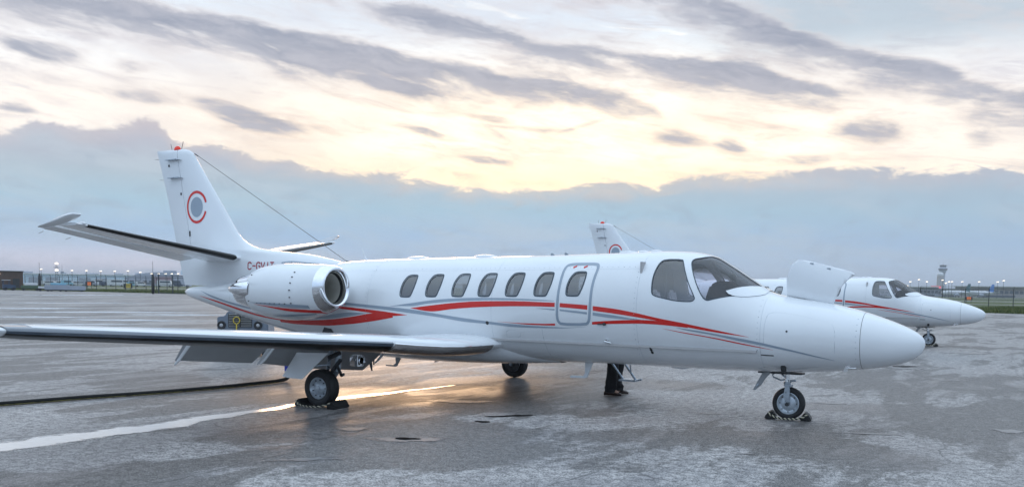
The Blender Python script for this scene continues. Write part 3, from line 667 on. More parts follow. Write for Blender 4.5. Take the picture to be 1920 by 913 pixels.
    for sy in (-1, 1):
        m = MB(); m.prism([(-.97, .74), (-.91, .75), (-.90, .79), (-.87, .845), (-.93, .85), (-.95, .80)], sy*.315, sy*.33); m.tube([(-.93, sy*.325, .795), (-.80, sy*.33, .80)], .011, 10); m.build('pitot_probe', chrome, J, True)
    ell('belly_beacon', (-3.38, 0, .655), (.16, .05, .035), white, J)
    m = MB(); m.prism([(-4.83, .66), (-4.97, .66), (-4.968, .46), (-5.0, .415), (-5.22, .412), (-5.235, .395), (-5.22, .375), (-4.965, .385), (-4.93, .40)], -.02, .02); m.box((-5.0, 0, .672), (.32, .05, .03)); m.build('blade_antenna', white, J, False, .003)
    m = MB(); m.prism([(-8.62, .535), (-8.76, .53), (-8.75, .42), (-8.80, .385), (-8.975, .38), (-8.975, .36), (-8.76, .355), (-8.72, .37)], -.008, .008); m.build('blade_antenna', greyp, J, False, .003)
    m = MB(); m.tube([(-9.36, 0, .56), (-9.33, 0, .40), (-9.30, 0, .25)], [.035, .028, .014], 8); m.tube([(-9.28, .02, .56), (-9.27, .02, .36)], .014, 8); m.build('tail_skid', darkm, J, True)
    for s, l in ((8.26, .23), (6.87, .23)): ell('roof_antenna', (-s, 0, float(sec(s)[2]+sec(s)[1])), (l, .10, .042), white, J)
    for s, l in ((4.02, .09), (3.82, .10), (4.27, .16)): ell('roof_antenna', (-s, 0, float(sec(s)[2]+sec(s)[1])), (l, .06, .028), white, J)
    for s in (5.58, 5.33): m = MB(); z = float(sec(s)[2]+sec(s)[1]); m.prism([(-s+.05, z-.01), (-s-.05, z-.01), (-s-.045, z+.035), (-s-.02, z+.04)], -.004, .004); m.build('vortex_blade', steel, J)
    m = MB(); m.tube([(-9.41, 0, 2.22), (-9.45, 0, 2.30), (-9.54, 0, 2.47)], [.022, .008, .003], 8); m.build('whip_antenna', white, J, True)
    m = MB(); m.tube([(-13.855+0*.0, 0, 4.385), (-11.8, 0, 3.27), (-9.86, 0, 2.215)], .0055, 6); m.tube([(-9.90, 0, 2.24), (-9.79, 0, 2.18)], [.012, .018], 8); m.tube([(-13.84, 0, 4.375), (-13.93, 0, 4.42)], .013, 8); m.build('wire_antenna', wire, J, True)
    # interior
    m = MB(); m.box((-5.3, 0, .98), (6.5, 1.40, .03)); m.build('cabin_floor', inner, J)
    for s, y, w in ((3.52, .34, .42), (3.52, -.34, .42), (5.48, -.42, .46), (5.98, .42, .46), (6.02, -.42, .46), (6.50, .42, .46), (6.9, -.42, .46), (4.62, .45, .4)):
        st = empty('seat', (0, 0, 0), 0, J); m = MB(); m.box((-s+.12, -y, 1.28), (.46, w, .14)); m.build('seat_cushion', seatm, st, False, .03)
        m = MB(); pr = [(-.05, 1.30), (-.13, 1.9 if s > 4 else 1.80), (-.20, 1.9 if s > 4 else 1.80), (-.17, 1.30)]; m.prism([(-s+a, b) for a, b in pr], -y-w*.46, -y+w*.46)
        m.v = [(v[0], -y+(v[1]+y)*(1 if v[2] < 1.5 else .62), v[2]) for v in m.v]; m.build('seat_back', seatm, st, False, .035)
        m = MB(); m.box((-s-.0, -y, 1.12), (.3, w*.6, .24)); m.build('seat_base', darkm, st)
    m = MB(); pts = [(-2.24, 1.40), (-2.26, 1.72), (-2.36, 1.85), (-2.48, 1.93), (-2.70, 1.94), (-2.82, 1.88), (-2.88, 1.70), (-2.90, 1.40)]; m.prism(pts, -.44, .44); m.build('glareshield', dashm, J, True, .03)
    m = MB()
    for y in (-.34, .34): m.tube([(-2.9, y, 1.45), (-3.02, y, 1.5)], .02, 8); m.tube([(-3.02, y-.13, 1.6), (-3.02, y-.12, 1.5), (-3.02, y+.12, 1.5), (-3.02, y+.13, 1.6)], .016, 8)
    m.build('control_yoke', dashm, J, True)
    m = MB(); m.tube([(-2.62, 0, 2.12), (-2.62, 0, 2.04)], .012, 8); m.build('compass_post', dashm, J, True); ell('compass', (-2.62, 0, 2.0), (.045, .045, .05), dashm, J)
    m = MB(); m.box((-3.78, -.48, 1.6), (.03, .36, 1.2)); m.box((-3.78, .48, 1.6), (.03, .36, 1.2)); m.build('cockpit_bulkhead', inner, J)
    # fin and rudder
    zs = [1.75, 1.82, 1.9, 1.98, 2.05, 2.12, 2.2, 2.25, 2.3, 2.34, 2.37, 2.4, 2.42, 2.445, 2.47, 2.5, 2.54, 2.6, 2.68, 2.8, 3.0, 3.17, 3.45, 3.73, 4.0, 4.3, 4.36, 4.42, 4.46, 4.5, 4.52, 4.535]
    fin = finslab('vertical_fin', zs, fle, lambda z: float(np.clip(fhinge(z)-.006, float(fle(z))+.05, 20)) if z > 2.44 else fte(z)*1.0, skin, J)
    rz = [z for z in zs if z > 2.44]
    finslab('rudder', rz, lambda z: max(float(fhinge(z))+.006, float(fle(z))+.06), fte, skin, J)
    for side in (1, -1):
        K = 40
        def band(r0, r1, a0, a1, m_, nm, ks=.95, kz=1.02):
            vs = []; fs = []
            for i in range(K+1):
                a = a0+(a1-a0)*i/K
                for r in (r0, (r0+r1)/2, r1):
                    p = finpt(13.79-r*ks*math.cos(a), 3.333+r*kz*math.sin(a), .004); vs.append((p[0], p[1]*side, p[2]))
            for i in range(K):
                for j in range(2): b = i*3+j; fs.append((b, b+1, b+4, b+3))
            return mesh(nm, vs, fs, m_, fin, True)
        band(.272, .325, R(17), R(343), red, 'tail_emblem_ring'); band(.0, .198, 0, 2*PI, grey, 'tail_emblem_disc')
        w = .092; x = 12.215
        for i, ch in enumerate('C-GVJT'):
            wd = w if ch != 'J' else w*.8; s0 = x-i*.124
            if side < 0: s0 = x-5*.124-w+i*.124+w
            # port side is read from the other direction
            if side > 0: letter(ch, s0, 2.078, wd, .132, fin, 1)
            else:
                o = letter(ch, 0, 2.078, wd, .132, fin, 1); nv = []
                for v in o.data.vertices: sx = (x-5*.124-w)+i*.124+(-v.co.x*-1)*-1*0+(-v.co.x)*-1; p = finpt(sx, v.co.z, .004); v.co = (p[0], -p[1], p[2])
        # outlined vent beside the dorsal
    strip('vent_panel', [(11.30, 2.215), (11.06, 2.235), (10.7, 2.21), (10.4, 2.19)], [(11.30, 2.10), (11.06, 2.10), (10.7, 2.10), (10.4, 2.10)], steel, fin, .004, 1, fn=lambda s, z, o_: np.stack([-s, -(np.array([float(fhalf(a, b)) for a, b in zip(s, z)])+o_), z], -1))
    ell('tail_beacon', (-14.45, 0, 4.535), (.10, .035, .075), beaconm, J, top=True)
    for z, a, b in ((4.31, 14.25, 14.69), (3.94, 14.20, 14.62)):
        m = MB(); m.prism([(-a, 0), (-b, 0), (-b, .012), (-(a+.1), .02)], -.13, .13); m.v = [(v[0], v[1], v[2]+z) for v in m.v]; m.build('fin_strake', steel, J)
    for z, a, b in ((4.21, 14.66, .045), (3.62, 14.28, .05), (2.80, 14.02, .11)):
        m = MB(); h = float(fhalf(a, z))+.002; m.box((-a, -h-.004, z), (.03, .012, b)); m.build('hinge_bracket', darkm, J)
    m = MB()
    for z in (4.36, 3.93): s = float(fte(z)); m.tube([(-s, 0, z), (-s-.13, 0, z+.01)], .004, 5)
    m.tube([(-14.60, 0, 4.50), (-14.65, 0, 4.66)], .006, 5); m.tube([(-14.33, 0, 4.52), (-14.27, 0, 4.69)], .006, 5); m.build('static_wick', wire, J)
    # tailplane
    ST = [(.06, 12.42, 13.95, 2.275, .115, 0), (.25, 12.47, 13.95, 2.305, .115, 0), (1.2, 12.65, 13.935, 2.455, .105, 0), (2.2, 12.83, 13.915, 2.61, .10, 0), (3.05, 12.985, 13.90, 2.745, .09, 0), (3.2, 13.05, 13.90, 2.768, .06, 0)]
    hp = loft('tailplane', ST, 0, .70, skin, J)
    bt = loft('deice_boot', ST[1:-1], 0, .075, boot, hp, .004, only=None, cap=False)
    # elevator: drooped, with its horn ahead of the hinge at the tip
    EL = [(.38,)+ST[1][1:]]; EL = [(y, float(np.interp(y, [q[0] for q in ST], [q[1] for q in ST])), 13.93, float(np.interp(y, [q[0] for q in ST], [q[3] for q in ST])), .10, 0) for y in (.38, 1.2, 2.2, 3.0, 3.24)]
    ev = loft('elevator', EL, .715, 1., greyp if False else skin, J)
    hn = loft('elevator_horn', [(3.215, 12.93, 13.93, 2.776, .10, 0), (3.33, 12.98, 13.93, 2.792, .085, 0), (3.36, 13.1, 13.9, 2.797, .03, 0)], 0, 1., skin, ev)
    pv = Vector((-13.50, -1.5, 2.50)); ax = Vector((-.03, -1, .155)).normalized()
    for o in (ev, hn): swing(o, (-13.50, -.38, 2.325), ax, R(13))
    m = MB()
    for y in (3.25, 2.75): m.tube([(-13.92, -y, 2.335+.155*(y-.38)-.13), (-14.06, -y, 2.335+.155*(y-.38)-.16)], .004, 5)
    wk = m.build('static_wick', wire, ev)
    ch = m = MB(); m.rev([(0, 0), (.02, .02), (.03, .08), (.025, .16), (0, .2)], (-13.16, -3.10, 2.775), 'x', 12); m.build('tip_mass', white, hp, True)
    for o in (hp, ev): mirror(o)
    # wing
    WG = [(.55, 6.12, 8.80, .90, .105, .05), (.80, 6.20, 8.80, .895, .135, .05), (1.1, 6.26, 8.79, .890, .135, .05), (1.4, 6.345, 8.78, .888, .137, .05), (1.75, 6.50, 8.75, .898, .142, .05), (2.15, 6.69, 8.72, .930, .147, .05), (2.5, 6.84, 8.70, .965, .150, .05),
          (3.2, 6.89, 8.63, 1.012, .150, .05), (4.6, 6.98, 8.52, 1.103, .148, .04), (6.2, 7.09, 8.39, 1.205, .145, .04), (7.6, 7.18, 8.28, 1.295, .140, .03)]
    wl_ = empty('wing', (0, 0, 0), 0, J)
    loft('wing_box', WG, 0, .74, skin, wl_)
    a = [q for q in WG if q[0] >= 4.6]; a = [(5.08, 7.01, 8.48, 1.134, .148, .04)]+[q for q in a if q[0] > 5.2]
    loft('aileron', a, .748, 1., skin, wl_)
    TIP = [(7.6, 7.18, 8.28, 1.295, .140, .03), (7.90, 7.21, 8.27, 1.315, .12, .03), (8.01, 7.27, 8.24, 1.322, .10, .03), (8.08, 7.39, 8.18, 1.327, .06, .02), (8.10, 7.5, 8.1, 1.328, .03, .02)]
    loft('wing_tip', TIP, 0, 1., white, wl_)
    m = MB(); m.rev([(0, .02), (.03, 0), (.048, -.06), (.05, -.12), (.04, -.25), (0, -.45)], (-7.15, -8.01, 1.324), 'x', 16); m.build('navigation_light', lampg, wl_, True)
    def fl(y0, y1, ang=46):
        ys = [y0, (y0+y1)/2, y1]; I = lambda y, k: float(np.interp(y, [q[0] for q in WG], [q[k] for q in WG]))
        st = [(y, I(y, 1), I(y, 2), I(y, 3), I(y, 4), .05) for y in ys]
        o = loft('flap', st, .76, 1., greyp, wl_); sh = I(y0, 1)+.76*(I(y0, 2)-I(y0, 1)); se = I(y1, 1)+.76*(I(y1, 2)-I(y1, 1))
        p0 = Vector((-sh, -y0, I(y0, 3)-.06)); p1 = Vector((-se, -y1, I(y1, 3)-.06)); swing(o, p0, (p1-p0).normalized(), R(ang)); o.data.transform(Matrix.Translation((-.04, 0, -.03)))
        for y in (y0-.03, y1+.03):
            s0 = I(y, 1)+.74*(I(y, 2)-I(y, 1)); z = I(y, 3)-.07; m = MB(); c = math.cos(R(ang)); d = math.sin(R(ang))
            pts = [(0, .01), (.43, .0), (.43, -.02), (.30, -.05), (.0, -.06)]; m.prism([(-(s0+a*c), z-a*d+b) for a, b in pts], -y-.012, -y+.012)
            m.build('flap_end_rib', white, o, False, .003)
        return o
    fl(1.0, 3.46); fl(3.58, 4.98)
    # leading edge: bright cuff inboard, boot with a polished upper lip outboard
    loft('leading_edge_cuff', [(.79,)+WG[1][1:]]+WG[2:6]+[(2.47, 6.825, 8.70, .962, .150, .05)], 0, .11, chrome, wl_, .0035, cap=False)
    BO = [(2.5, 6.84, 8.70, .965, .150, .05)]+WG[7:]+[(7.87, 7.205, 8.27, 1.313, .12, .03)]
    loft('deice_boot', BO, 0, .13, boot, wl_, .006, cap=False)
    loft('leading_edge_strip', BO, .0, .30, brushed, wl_, .0095, only='upper'); loft('leading_edge_strip', BO, .0, .006, brushed, wl_, .0095, only='lower')
    m = MB(); m.box((-7.72, -1.9, .83), (.35, .9, .012)); m.build('wing_inspection_panel', greyp, wl_)
    mirror_tree(wl_)
    # engine nacelles
    ns_ = empty('engine_nacelle', (0, 0, 0), 0, J); CY = 1.27
    def zc(s): return float(np.interp(s, [9.0, 9.6, 10.8], [1.76, 1.67, 1.665]))
    def body(nm, prof, m_, par=ns_, n=56):
        vs = []; fs = []
        for s, r in prof:
            for j in range(n): a = 2*PI*j/n; vs.append((-s, -CY-r*math.cos(a), zc(s)+r*math.sin(a)))
        for i in range(len(prof)-1):
            for j in range(n): k = (j+1) % n; fs.append((i*n+j, i*n+k, (i+1)*n+k, (i+1)*n+j))
        mb = MB(); mb.add(vs, fs); return mb.build(nm, m_, par, smooth=True)
    body('cowling', [(9.18, .398), (9.32, .430), (9.5, .455), (9.7, .478), (9.9, .490), (10.12, .488), (10.35, .472), (10.55, .447), (10.68, .42), (10.74, .397), (10.75, .34), (10.70, .30)], skin)
    body('intake_lip', [(9.185, .400), (9.12, .386), (9.06, .368), (9.02, .350), (9.0, .333), (8.995, .318), (9.0, .302), (9.02, .285), (9.06, .270), (9.1, .262), (9.14, .258)], chrome)
    body('intake_duct', [(9.13, .259), (9.2, .256), (9.35, .262), (9.5, .275), (9.62, .285)], intake)
    body('intake_seal_ring', [(9.10, .2610), (9.15, .2565), (9.155, .254)], black)
    m = MB(); fs_ = 9.6
    for k in range(24):
        a = 2*PI*k/24; q = lambda r, b, ds: (-(fs_+ds), -CY-r*math.cos(a+b), zc(9.6)+r*math.sin(a+b)); m.add([q(.07, 0, 0), q(.28, .02, .0), q(.28, .20, .05), q(.07, .16, .05)], [(0, 1, 2, 3)])
    m.build('fan_blades', darkm, ns_, fix=False); m = MB(); m.rev([(0, .12), (.03, .09), (.06, .04), (.075, 0)], (-9.6, -CY, zc(9.6)), 'x', 20); m.build('spinner', darkm, ns_, True)
    m = MB(); m.rev([(0, 0), (.29, 0)], (-9.66, -CY, zc(9.66)), 'x', 30); m.build('fan_backplate', black, ns_)
    body('exhaust_nozzle', [(10.70, .36), (10.85, .325), (11.1, .28), (11.2, .245), (11.195, .235), (11.0, .24)], chrome)
    for sy in (-1, 1):
        m = MB(); pr = [(.155, .0), (.155, -.08), (.148, -.2), (.13, -.33), (.098, -.46), (.055, -.565), (.015, -.615), (0, -.62)]; m.rev(pr, (-10.62, -CY+sy*.30, 1.70), 'x', 28); m.build('reverser_fairing', chrome, ns_, True)
    def nac(s, z, off=.003):
        r = np.interp(s, [9.18, 9.32, 9.5, 9.7, 9.9, 10.12, 10.35, 10.55, 10.68], [.398, .430, .462, .488, .502, .500, .482, .455, .425]); c = np.array([zc(q) for q in np.atleast_1d(s)]); d = z-c
        return np.stack([-s, -(CY+np.sqrt(np.maximum(r*r-d*d, 0))), z], -1)+np.stack([0*s, -np.sqrt(np.maximum(r*r-d*d, 0))/r, d/r], -1)*off
    f_ = lambda s, z, o_: nac(s, z, o_)
    strip('red_stripe', [(10.5, 1.452), (10.1, 1.42), (9.7, 1.39), (9.2, 1.372)], [(10.5, 1.450), (10.1, 1.40), (9.7, 1.345), (9.2, 1.32)], red, ns_, .003, 1, fn=f_)
    strip('grey_stripe', [(10.6, 1.48), (10.1, 1.478), (9.7, 1.468), (9.32, 1.455)], [(10.6, 1.478), (10.1, 1.445), (9.7, 1.415), (9.32, 1.40)], grey, ns_, .003, 1, fn=f_)
    strip('grey_stripe', [(10.2, 1.262), (9.9, 1.275), (9.5, 1.30), (9.32, 1.315)], [(10.2, 1.26), (9.9, 1.25), (9.5, 1.275), (9.32, 1.30)], grey, ns_, .003, 1, fn=f_)
    m = MB()
    for z in (2.0, 1.92, 1.82, 1.70, 1.58, 1.48): p = nac(np.array([9.62]), np.array([z]), .001)[0]; m.box(p, (.018, .018, .018))
    for s in np.arange(9.75, 10.5, .11): p = nac(np.array([s]), np.array([1.47]), .001)[0]; m.box(p, (.016, .016, .016))
    for z in (1.95, 1.8, 1.65, 1.5): p = nac(np.array([10.64]), np.array([z]), .001)[0]; m.box(p, (.016, .016, .016))
    o = m.build('cowl_fasteners', darkm, ns_); o['kind'] = 'stuff'
    mb = MB(); vs = []; N = 14
    for y in (.50, 1.02):
        for j in range(N): a = 2*PI*j/N; vs.append((-10.35+.85*math.cos(a), -y, 1.78+.075*math.sin(a)))
    mb.add(vs, [(j, (j+1) % N, N+(j+1) % N, N+j) for j in range(N)]); mb.build('pylon', skin, ns_, True)
    m = MB(); m.prism([(-9.86, .95), (-9.78, 1.10), (-9.66, 1.11), (-9.62, .95)], -.70, -.66); m.build('service_door', darkm, ns_)
    mirror_tree(ns_)
    nose_gear(J); mirror_tree(main_gear(J))
    return J
def kids(o): return [k for k in bpy.data.objects if k.parent == o]
def mirror_tree(e):
    """port-side twin of a part group"""
    n = empty(e.name.split('.')[0], (0, 0, 0), 0, e.parent)
    for k in kids(e):
        if k.type == 'MESH': mirror(k, n)
    return n
def copy_tree(o, parent=None, skip=()):
    if any(o.name.startswith(q) for q in skip): return None
    c = o.copy(); col.objects.link(c); c.parent = parent
    for k in kids(o): copy_tree(k, c, skip)
    return c

# ------------------------------------------------------------------ ground
def ground_mat():
    m = bpy.data.materials.new('damp_asphalt'); m.use_nodes = True; nt = m.node_tree; b = nt.nodes['Principled BSDF']; q = G(nt)
    P = nt.nodes.new('ShaderNodeNewGeometry').outputs['Position']
    big = q.noise(q.v('MULTIPLY', P, (.55, .20, 1)), .55, 5., .6, .6); mid = q.noise(q.v('MULTIPLY', P, (1.6, .5, 1)), .8, 6., .62, .8)
    fine = q.noise(P, 52., 4., .8); f2 = q.noise(P, 9., 5., .75); stone = nt.nodes.new('ShaderNodeTexVoronoi'); q.put(stone.inputs['Vector'], P); stone.inputs['Scale'].default_value = 55
    pf = q.m('ADD', q.m('ADD', big, q.m('MULTIPLY', q.m('SUBTRACT', mid, .5), .35)), q.m('MULTIPLY', q.m('SUBTRACT', f2, .5), .06)); 
    brown = None  # mask for shade and warm sky reflection under the jet, put into the colour
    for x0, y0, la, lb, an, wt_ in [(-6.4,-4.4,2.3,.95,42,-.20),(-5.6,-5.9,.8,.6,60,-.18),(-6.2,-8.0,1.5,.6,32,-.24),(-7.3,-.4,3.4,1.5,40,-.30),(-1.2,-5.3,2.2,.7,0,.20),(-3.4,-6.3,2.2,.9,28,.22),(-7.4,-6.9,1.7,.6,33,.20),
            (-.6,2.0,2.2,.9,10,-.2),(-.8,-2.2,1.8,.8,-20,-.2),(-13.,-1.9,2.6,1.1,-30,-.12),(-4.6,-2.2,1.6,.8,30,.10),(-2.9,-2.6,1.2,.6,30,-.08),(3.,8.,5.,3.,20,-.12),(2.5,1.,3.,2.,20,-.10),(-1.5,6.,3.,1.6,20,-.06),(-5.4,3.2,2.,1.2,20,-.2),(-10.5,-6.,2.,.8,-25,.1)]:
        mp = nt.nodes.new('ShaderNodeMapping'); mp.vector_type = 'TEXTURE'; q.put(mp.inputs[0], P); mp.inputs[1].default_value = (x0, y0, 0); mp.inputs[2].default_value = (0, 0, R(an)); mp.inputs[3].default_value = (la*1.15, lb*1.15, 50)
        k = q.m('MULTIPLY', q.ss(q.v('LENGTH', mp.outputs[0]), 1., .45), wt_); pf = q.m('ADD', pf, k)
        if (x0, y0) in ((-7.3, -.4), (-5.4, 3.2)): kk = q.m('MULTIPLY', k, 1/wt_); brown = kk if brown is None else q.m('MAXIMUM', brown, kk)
    pf = q.m('ADD', pf, q.m('MULTIPLY', q.m('SUBTRACT', mid, .5), .30)); patch_ = q.ss(pf, .435, .535)        # old pale patches against newer dark ones, plus shade painted beneath the jet
    damp = q.ss(q.m('ADD', mid, q.m('MULTIPLY', q.m('SUBTRACT', big, .5), .5)), .46, .62)
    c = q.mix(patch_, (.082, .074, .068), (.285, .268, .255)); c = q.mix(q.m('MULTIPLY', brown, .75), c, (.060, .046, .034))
    c = q.mix(q.m('MULTIPLY', damp, .5), c, (.10, .095, .10))
    sp = q.ss(q.m('ADD', q.m('MULTIPLY', fine, .62), q.m('MULTIPLY', f2, .38)), .45, .57); c = q.mix(sp, q.mix(1., c, (.30, .30, .31), 'MULTIPLY'), q.mix(1., c, (1.95, 1.94, 1.96), 'MULTIPLY'))
    fl_ = q.ss(stone.outputs['Color'] if False else q.noise(P, 95., 2., .6), .56, .64); c = q.mix(q.m('MULTIPLY', fl_, .65), c, (.55, .53, .52))
    sx = nt.nodes.new('ShaderNodeSeparateXYZ'); q.put(sx.inputs[0], P)
    warp = q.m('MULTIPLY', q.m('SUBTRACT', q.noise(P, .35, 4., .6), .5), 1.3)
    def crack(ax, period, ofs, w):
        t = q.m('ADD', q.m('ADD', sx.outputs[ax], warp), ofs); f = q.m('ABSOLUTE', q.m('SUBTRACT', q.m('FRACT', q.m('DIVIDE', t, period)), .5))
        return q.ss(f, w, 0.)
    ck = q.m('MAXIMUM', q.m('MAXIMUM', crack(0, 3.1, 1.0, .0075), crack(1, 5.4, 2.2, .0035)), crack(0, 7.7, 2.1, .004)); ck = q.m('MULTIPLY', ck, q.m('MULTIPLY', q.ss(mid, .44, .56), .7))
    c = q.mix(ck, c, (.015, .015, .015))
    q.put(b.inputs['Base Color'], c)
    r = q.m('SUBTRACT', q.m('SUBTRACT', .60, q.m('MULTIPLY', damp, .14)), q.m('MULTIPLY', brown, .02)); r = q.m('SUBTRACT', r, q.m('MULTIPLY', q.m('SUBTRACT', 1., patch_), .07)); r = q.m('ADD', r, q.m('MULTIPLY', q.m('SUBTRACT', fine, .5), .3)); q.put(b.inputs['Roughness'], r)
    b.inputs['Specular IOR Level'].default_value = .6
    bn = nt.nodes.new('ShaderNodeBump'); bn.inputs['Strength'].default_value = .32; bn.inputs['Distance'].default_value = .006
    h = q.m('ADD', q.m('MULTIPLY', fine, .8), q.m('MULTIPLY', stone.outputs['Distance'], .6)); q.put(bn.inputs['Height'], h); nt.links.new(bn.outputs[0], b.inputs['Normal'])
    return m
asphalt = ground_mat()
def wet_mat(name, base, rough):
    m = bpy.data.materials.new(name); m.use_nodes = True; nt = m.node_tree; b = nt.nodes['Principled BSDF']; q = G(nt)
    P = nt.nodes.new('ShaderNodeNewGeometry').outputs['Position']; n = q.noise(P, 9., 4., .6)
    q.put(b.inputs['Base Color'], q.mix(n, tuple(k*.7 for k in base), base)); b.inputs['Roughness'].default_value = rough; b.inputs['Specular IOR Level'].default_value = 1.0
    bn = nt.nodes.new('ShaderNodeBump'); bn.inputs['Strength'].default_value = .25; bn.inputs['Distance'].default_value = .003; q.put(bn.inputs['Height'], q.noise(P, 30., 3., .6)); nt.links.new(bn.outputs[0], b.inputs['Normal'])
    # the film thins out toward its rim: irregular holes
    t = nt.nodes.new('ShaderNodeBsdfTransparent'); mx = nt.nodes.new('ShaderNodeMixShader'); at = nt.nodes.new('ShaderNodeAttribute'); at.attribute_name = 'rim'
    k = q.m('SUBTRACT', q.m('ADD', at.outputs['Fac'], q.m('MULTIPLY', q.noise(P, 2.2, 7., .75), 2.0)), 1.0)
    q.put(mx.inputs[0], q.ss(k, .18, .55)); nt.links.new(t.outputs[0], mx.inputs[1]); nt.links.new(b.outputs[0], mx.inputs[2])
    out = [x for x in nt.nodes if x.type == 'OUTPUT_MATERIAL'][0]; nt.links.new(mx.outputs[0], out.inputs[0]); return m
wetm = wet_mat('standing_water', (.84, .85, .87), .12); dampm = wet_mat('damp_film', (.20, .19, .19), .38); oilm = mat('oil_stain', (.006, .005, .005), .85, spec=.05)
def grass_mat(name, a, b_, sc_):
    m = bpy.data.materials.new(name); m.use_nodes = True; nt = m.node_tree; b = nt.nodes['Principled BSDF']; q = G(nt)
    P = nt.nodes.new('ShaderNodeNewGeometry').outputs['Position']; q.put(b.inputs['Base Color'], q.mix(q.ss(q.noise(P, sc_, 6., .65), .35, .65), a, b_)); b.inputs['Roughness'].default_value = .9; b.inputs['Specular IOR Level'].default_value = .1
    return m
grassm = grass_mat('airfield_grass', (.060, .085, .030), (.13, .15, .06), .06); blades = grass_mat('grass_blades', (.05, .085, .02), (.17, .18, .07), .8)
taxim = mat('taxiway_concrete', (.26, .25, .24), .8, var=.15, vscale=.05)
def sheet(name, pts, z, m, kind='structure'):
    o = mesh(name, [(p[0], p[1], z) for p in pts], [tuple(range(len(pts)))], m)
    if o.data.polygons[0].normal.z < 0: o.data.flip_normals()
    return tag(o, kind=kind)
sheet('ground', [(9000, -9000), (9000, 9000), (-9000, 9000), (-9000, -9000)], -.02, grassm)
EDGE = [(-60, 330), (-45, 260), (-36, 225), (-29.7, 196), (-25, 176), (-21.3, 160), (-10, 138), (0, 122), (12, 112), (24, 106), (30, 103), (45, 104), (70, 120)]
ap = [far(a, d) for a, d in EDGE]; c0 = far(180, 160)
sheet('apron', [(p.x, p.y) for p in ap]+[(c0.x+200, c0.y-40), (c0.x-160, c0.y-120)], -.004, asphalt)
for a0, a1, d0, d1 in ((-40, 40, 300, 335), (-40, 40, 520, 560), (-5, 40, 200, 212)):
    P = [far(a, d0) for a in np.linspace(a0, a1, 9)]+[far(a, d1) for a in np.linspace(a1, a0, 9)]; sheet('taxiway', [(p.x, p.y) for p in P], -.012, taxim)
def puddle(name, c, a, b, ang, m, z=.0005, seed=0, n=40):
    r = random.Random(seed); ph = [r.uniform(0, 6.28) for _ in range(5)]; vs = [(c[0], c[1], z)]; rim = [1.]; rings = 6
    for k in range(1, rings+1):
        for i in range(n):
            t = 2*PI*i/n; w = 1+.16*math.sin(2*t+ph[0])+.12*math.sin(3*t+ph[1])+.08*math.sin(5*t+ph[2])+.06*math.sin(8*t+ph[3]); q = k/rings*w
            x = a*q*math.cos(t); y = b*q*math.sin(t); vs.append((c[0]+x*math.cos(ang)-y*math.sin(ang), c[1]+x*math.sin(ang)+y*math.cos(ang), z)); rim.append(1-k/rings)
    fs = [(0, 1+i, 1+(i+1) % n) for i in range(n)]
    for k in range(rings-1):
        for i in range(n): fs.append((1+k*n+i, 1+(k+1)*n+i, 1+(k+1)*n+(i+1) % n, 1+k*n+(i+1) % n))
    o = mesh(name, vs, fs, m); at = o.data.attributes.new('rim', 'FLOAT', 'POINT'); at.data.foreach_set('value', rim); return tag(o, kind='structure')
# the long wet groove across the apron under the wing
def groove(name, pts, m, z=.0008):
    """pts: (x, y, half width)"""
    ys = np.linspace(pts[0][1], pts[-1][1], 120); X = pch(ys, [p[1] for p in pts], [p[0] for p in pts]); Wd = pch(ys, [p[1] for p in pts], [p[2] for p in pts])
    vs = []; rim = []; fs = []; K = 9
    for i, y in enumerate(ys):
        wob = .025*math.sin(y*3.1)+.02*math.sin(y*7.3+1)
        for j in range(K): t = -1+2*j/(K-1); vs.append((X[i]+wob+t*Wd[i]*(1.15 if t < 0 else 1), y, z)); rim.append((1-abs(t))*1.15)
    for i in range(119):
        for j in range(K-1): a = i*K+j; fs.append((a, a+1, a+K+1, a+K))
    o = mesh(name, vs, fs, m); at = o.data.attributes.new('rim', 'FLOAT', 'POINT'); at.data.foreach_set('value', rim); return tag(o, kind='structure')
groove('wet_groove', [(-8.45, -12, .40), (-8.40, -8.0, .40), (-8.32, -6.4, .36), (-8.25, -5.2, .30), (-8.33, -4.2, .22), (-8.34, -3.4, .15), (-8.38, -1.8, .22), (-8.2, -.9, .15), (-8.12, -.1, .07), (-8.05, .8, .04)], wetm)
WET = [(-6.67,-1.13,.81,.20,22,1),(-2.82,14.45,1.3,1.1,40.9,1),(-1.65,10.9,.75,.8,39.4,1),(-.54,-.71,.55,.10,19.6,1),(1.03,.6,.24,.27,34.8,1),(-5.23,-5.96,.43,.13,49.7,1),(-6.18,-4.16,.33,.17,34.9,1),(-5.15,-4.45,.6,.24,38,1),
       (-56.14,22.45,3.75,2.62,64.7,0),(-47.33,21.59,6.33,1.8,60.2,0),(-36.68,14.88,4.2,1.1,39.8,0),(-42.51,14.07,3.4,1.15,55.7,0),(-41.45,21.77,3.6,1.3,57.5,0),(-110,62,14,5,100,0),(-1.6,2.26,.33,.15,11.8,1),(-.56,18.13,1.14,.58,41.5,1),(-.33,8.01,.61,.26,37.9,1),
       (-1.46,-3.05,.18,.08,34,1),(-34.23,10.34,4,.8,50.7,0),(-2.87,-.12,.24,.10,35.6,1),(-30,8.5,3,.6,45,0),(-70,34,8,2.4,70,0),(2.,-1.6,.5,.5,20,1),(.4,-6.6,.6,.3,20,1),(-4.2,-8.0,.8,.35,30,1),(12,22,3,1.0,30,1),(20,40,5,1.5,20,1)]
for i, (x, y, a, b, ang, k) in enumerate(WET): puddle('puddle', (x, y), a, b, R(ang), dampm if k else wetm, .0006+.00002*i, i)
for i, (x, y, a, b, ang) in enumerate([(-5.15,-4.38,.15,.085,38),(-5.10,-1.98,.24,.07,50),(-5.28,-2.2,.16,.05,30),(-5.16,-2.71,.12,.06,20),(-1.61,11.13,.36,.16,38)]): puddle('oil_stain', (x, y), a, b, R(ang), oilm, .0018+.00003*i, 50+i)

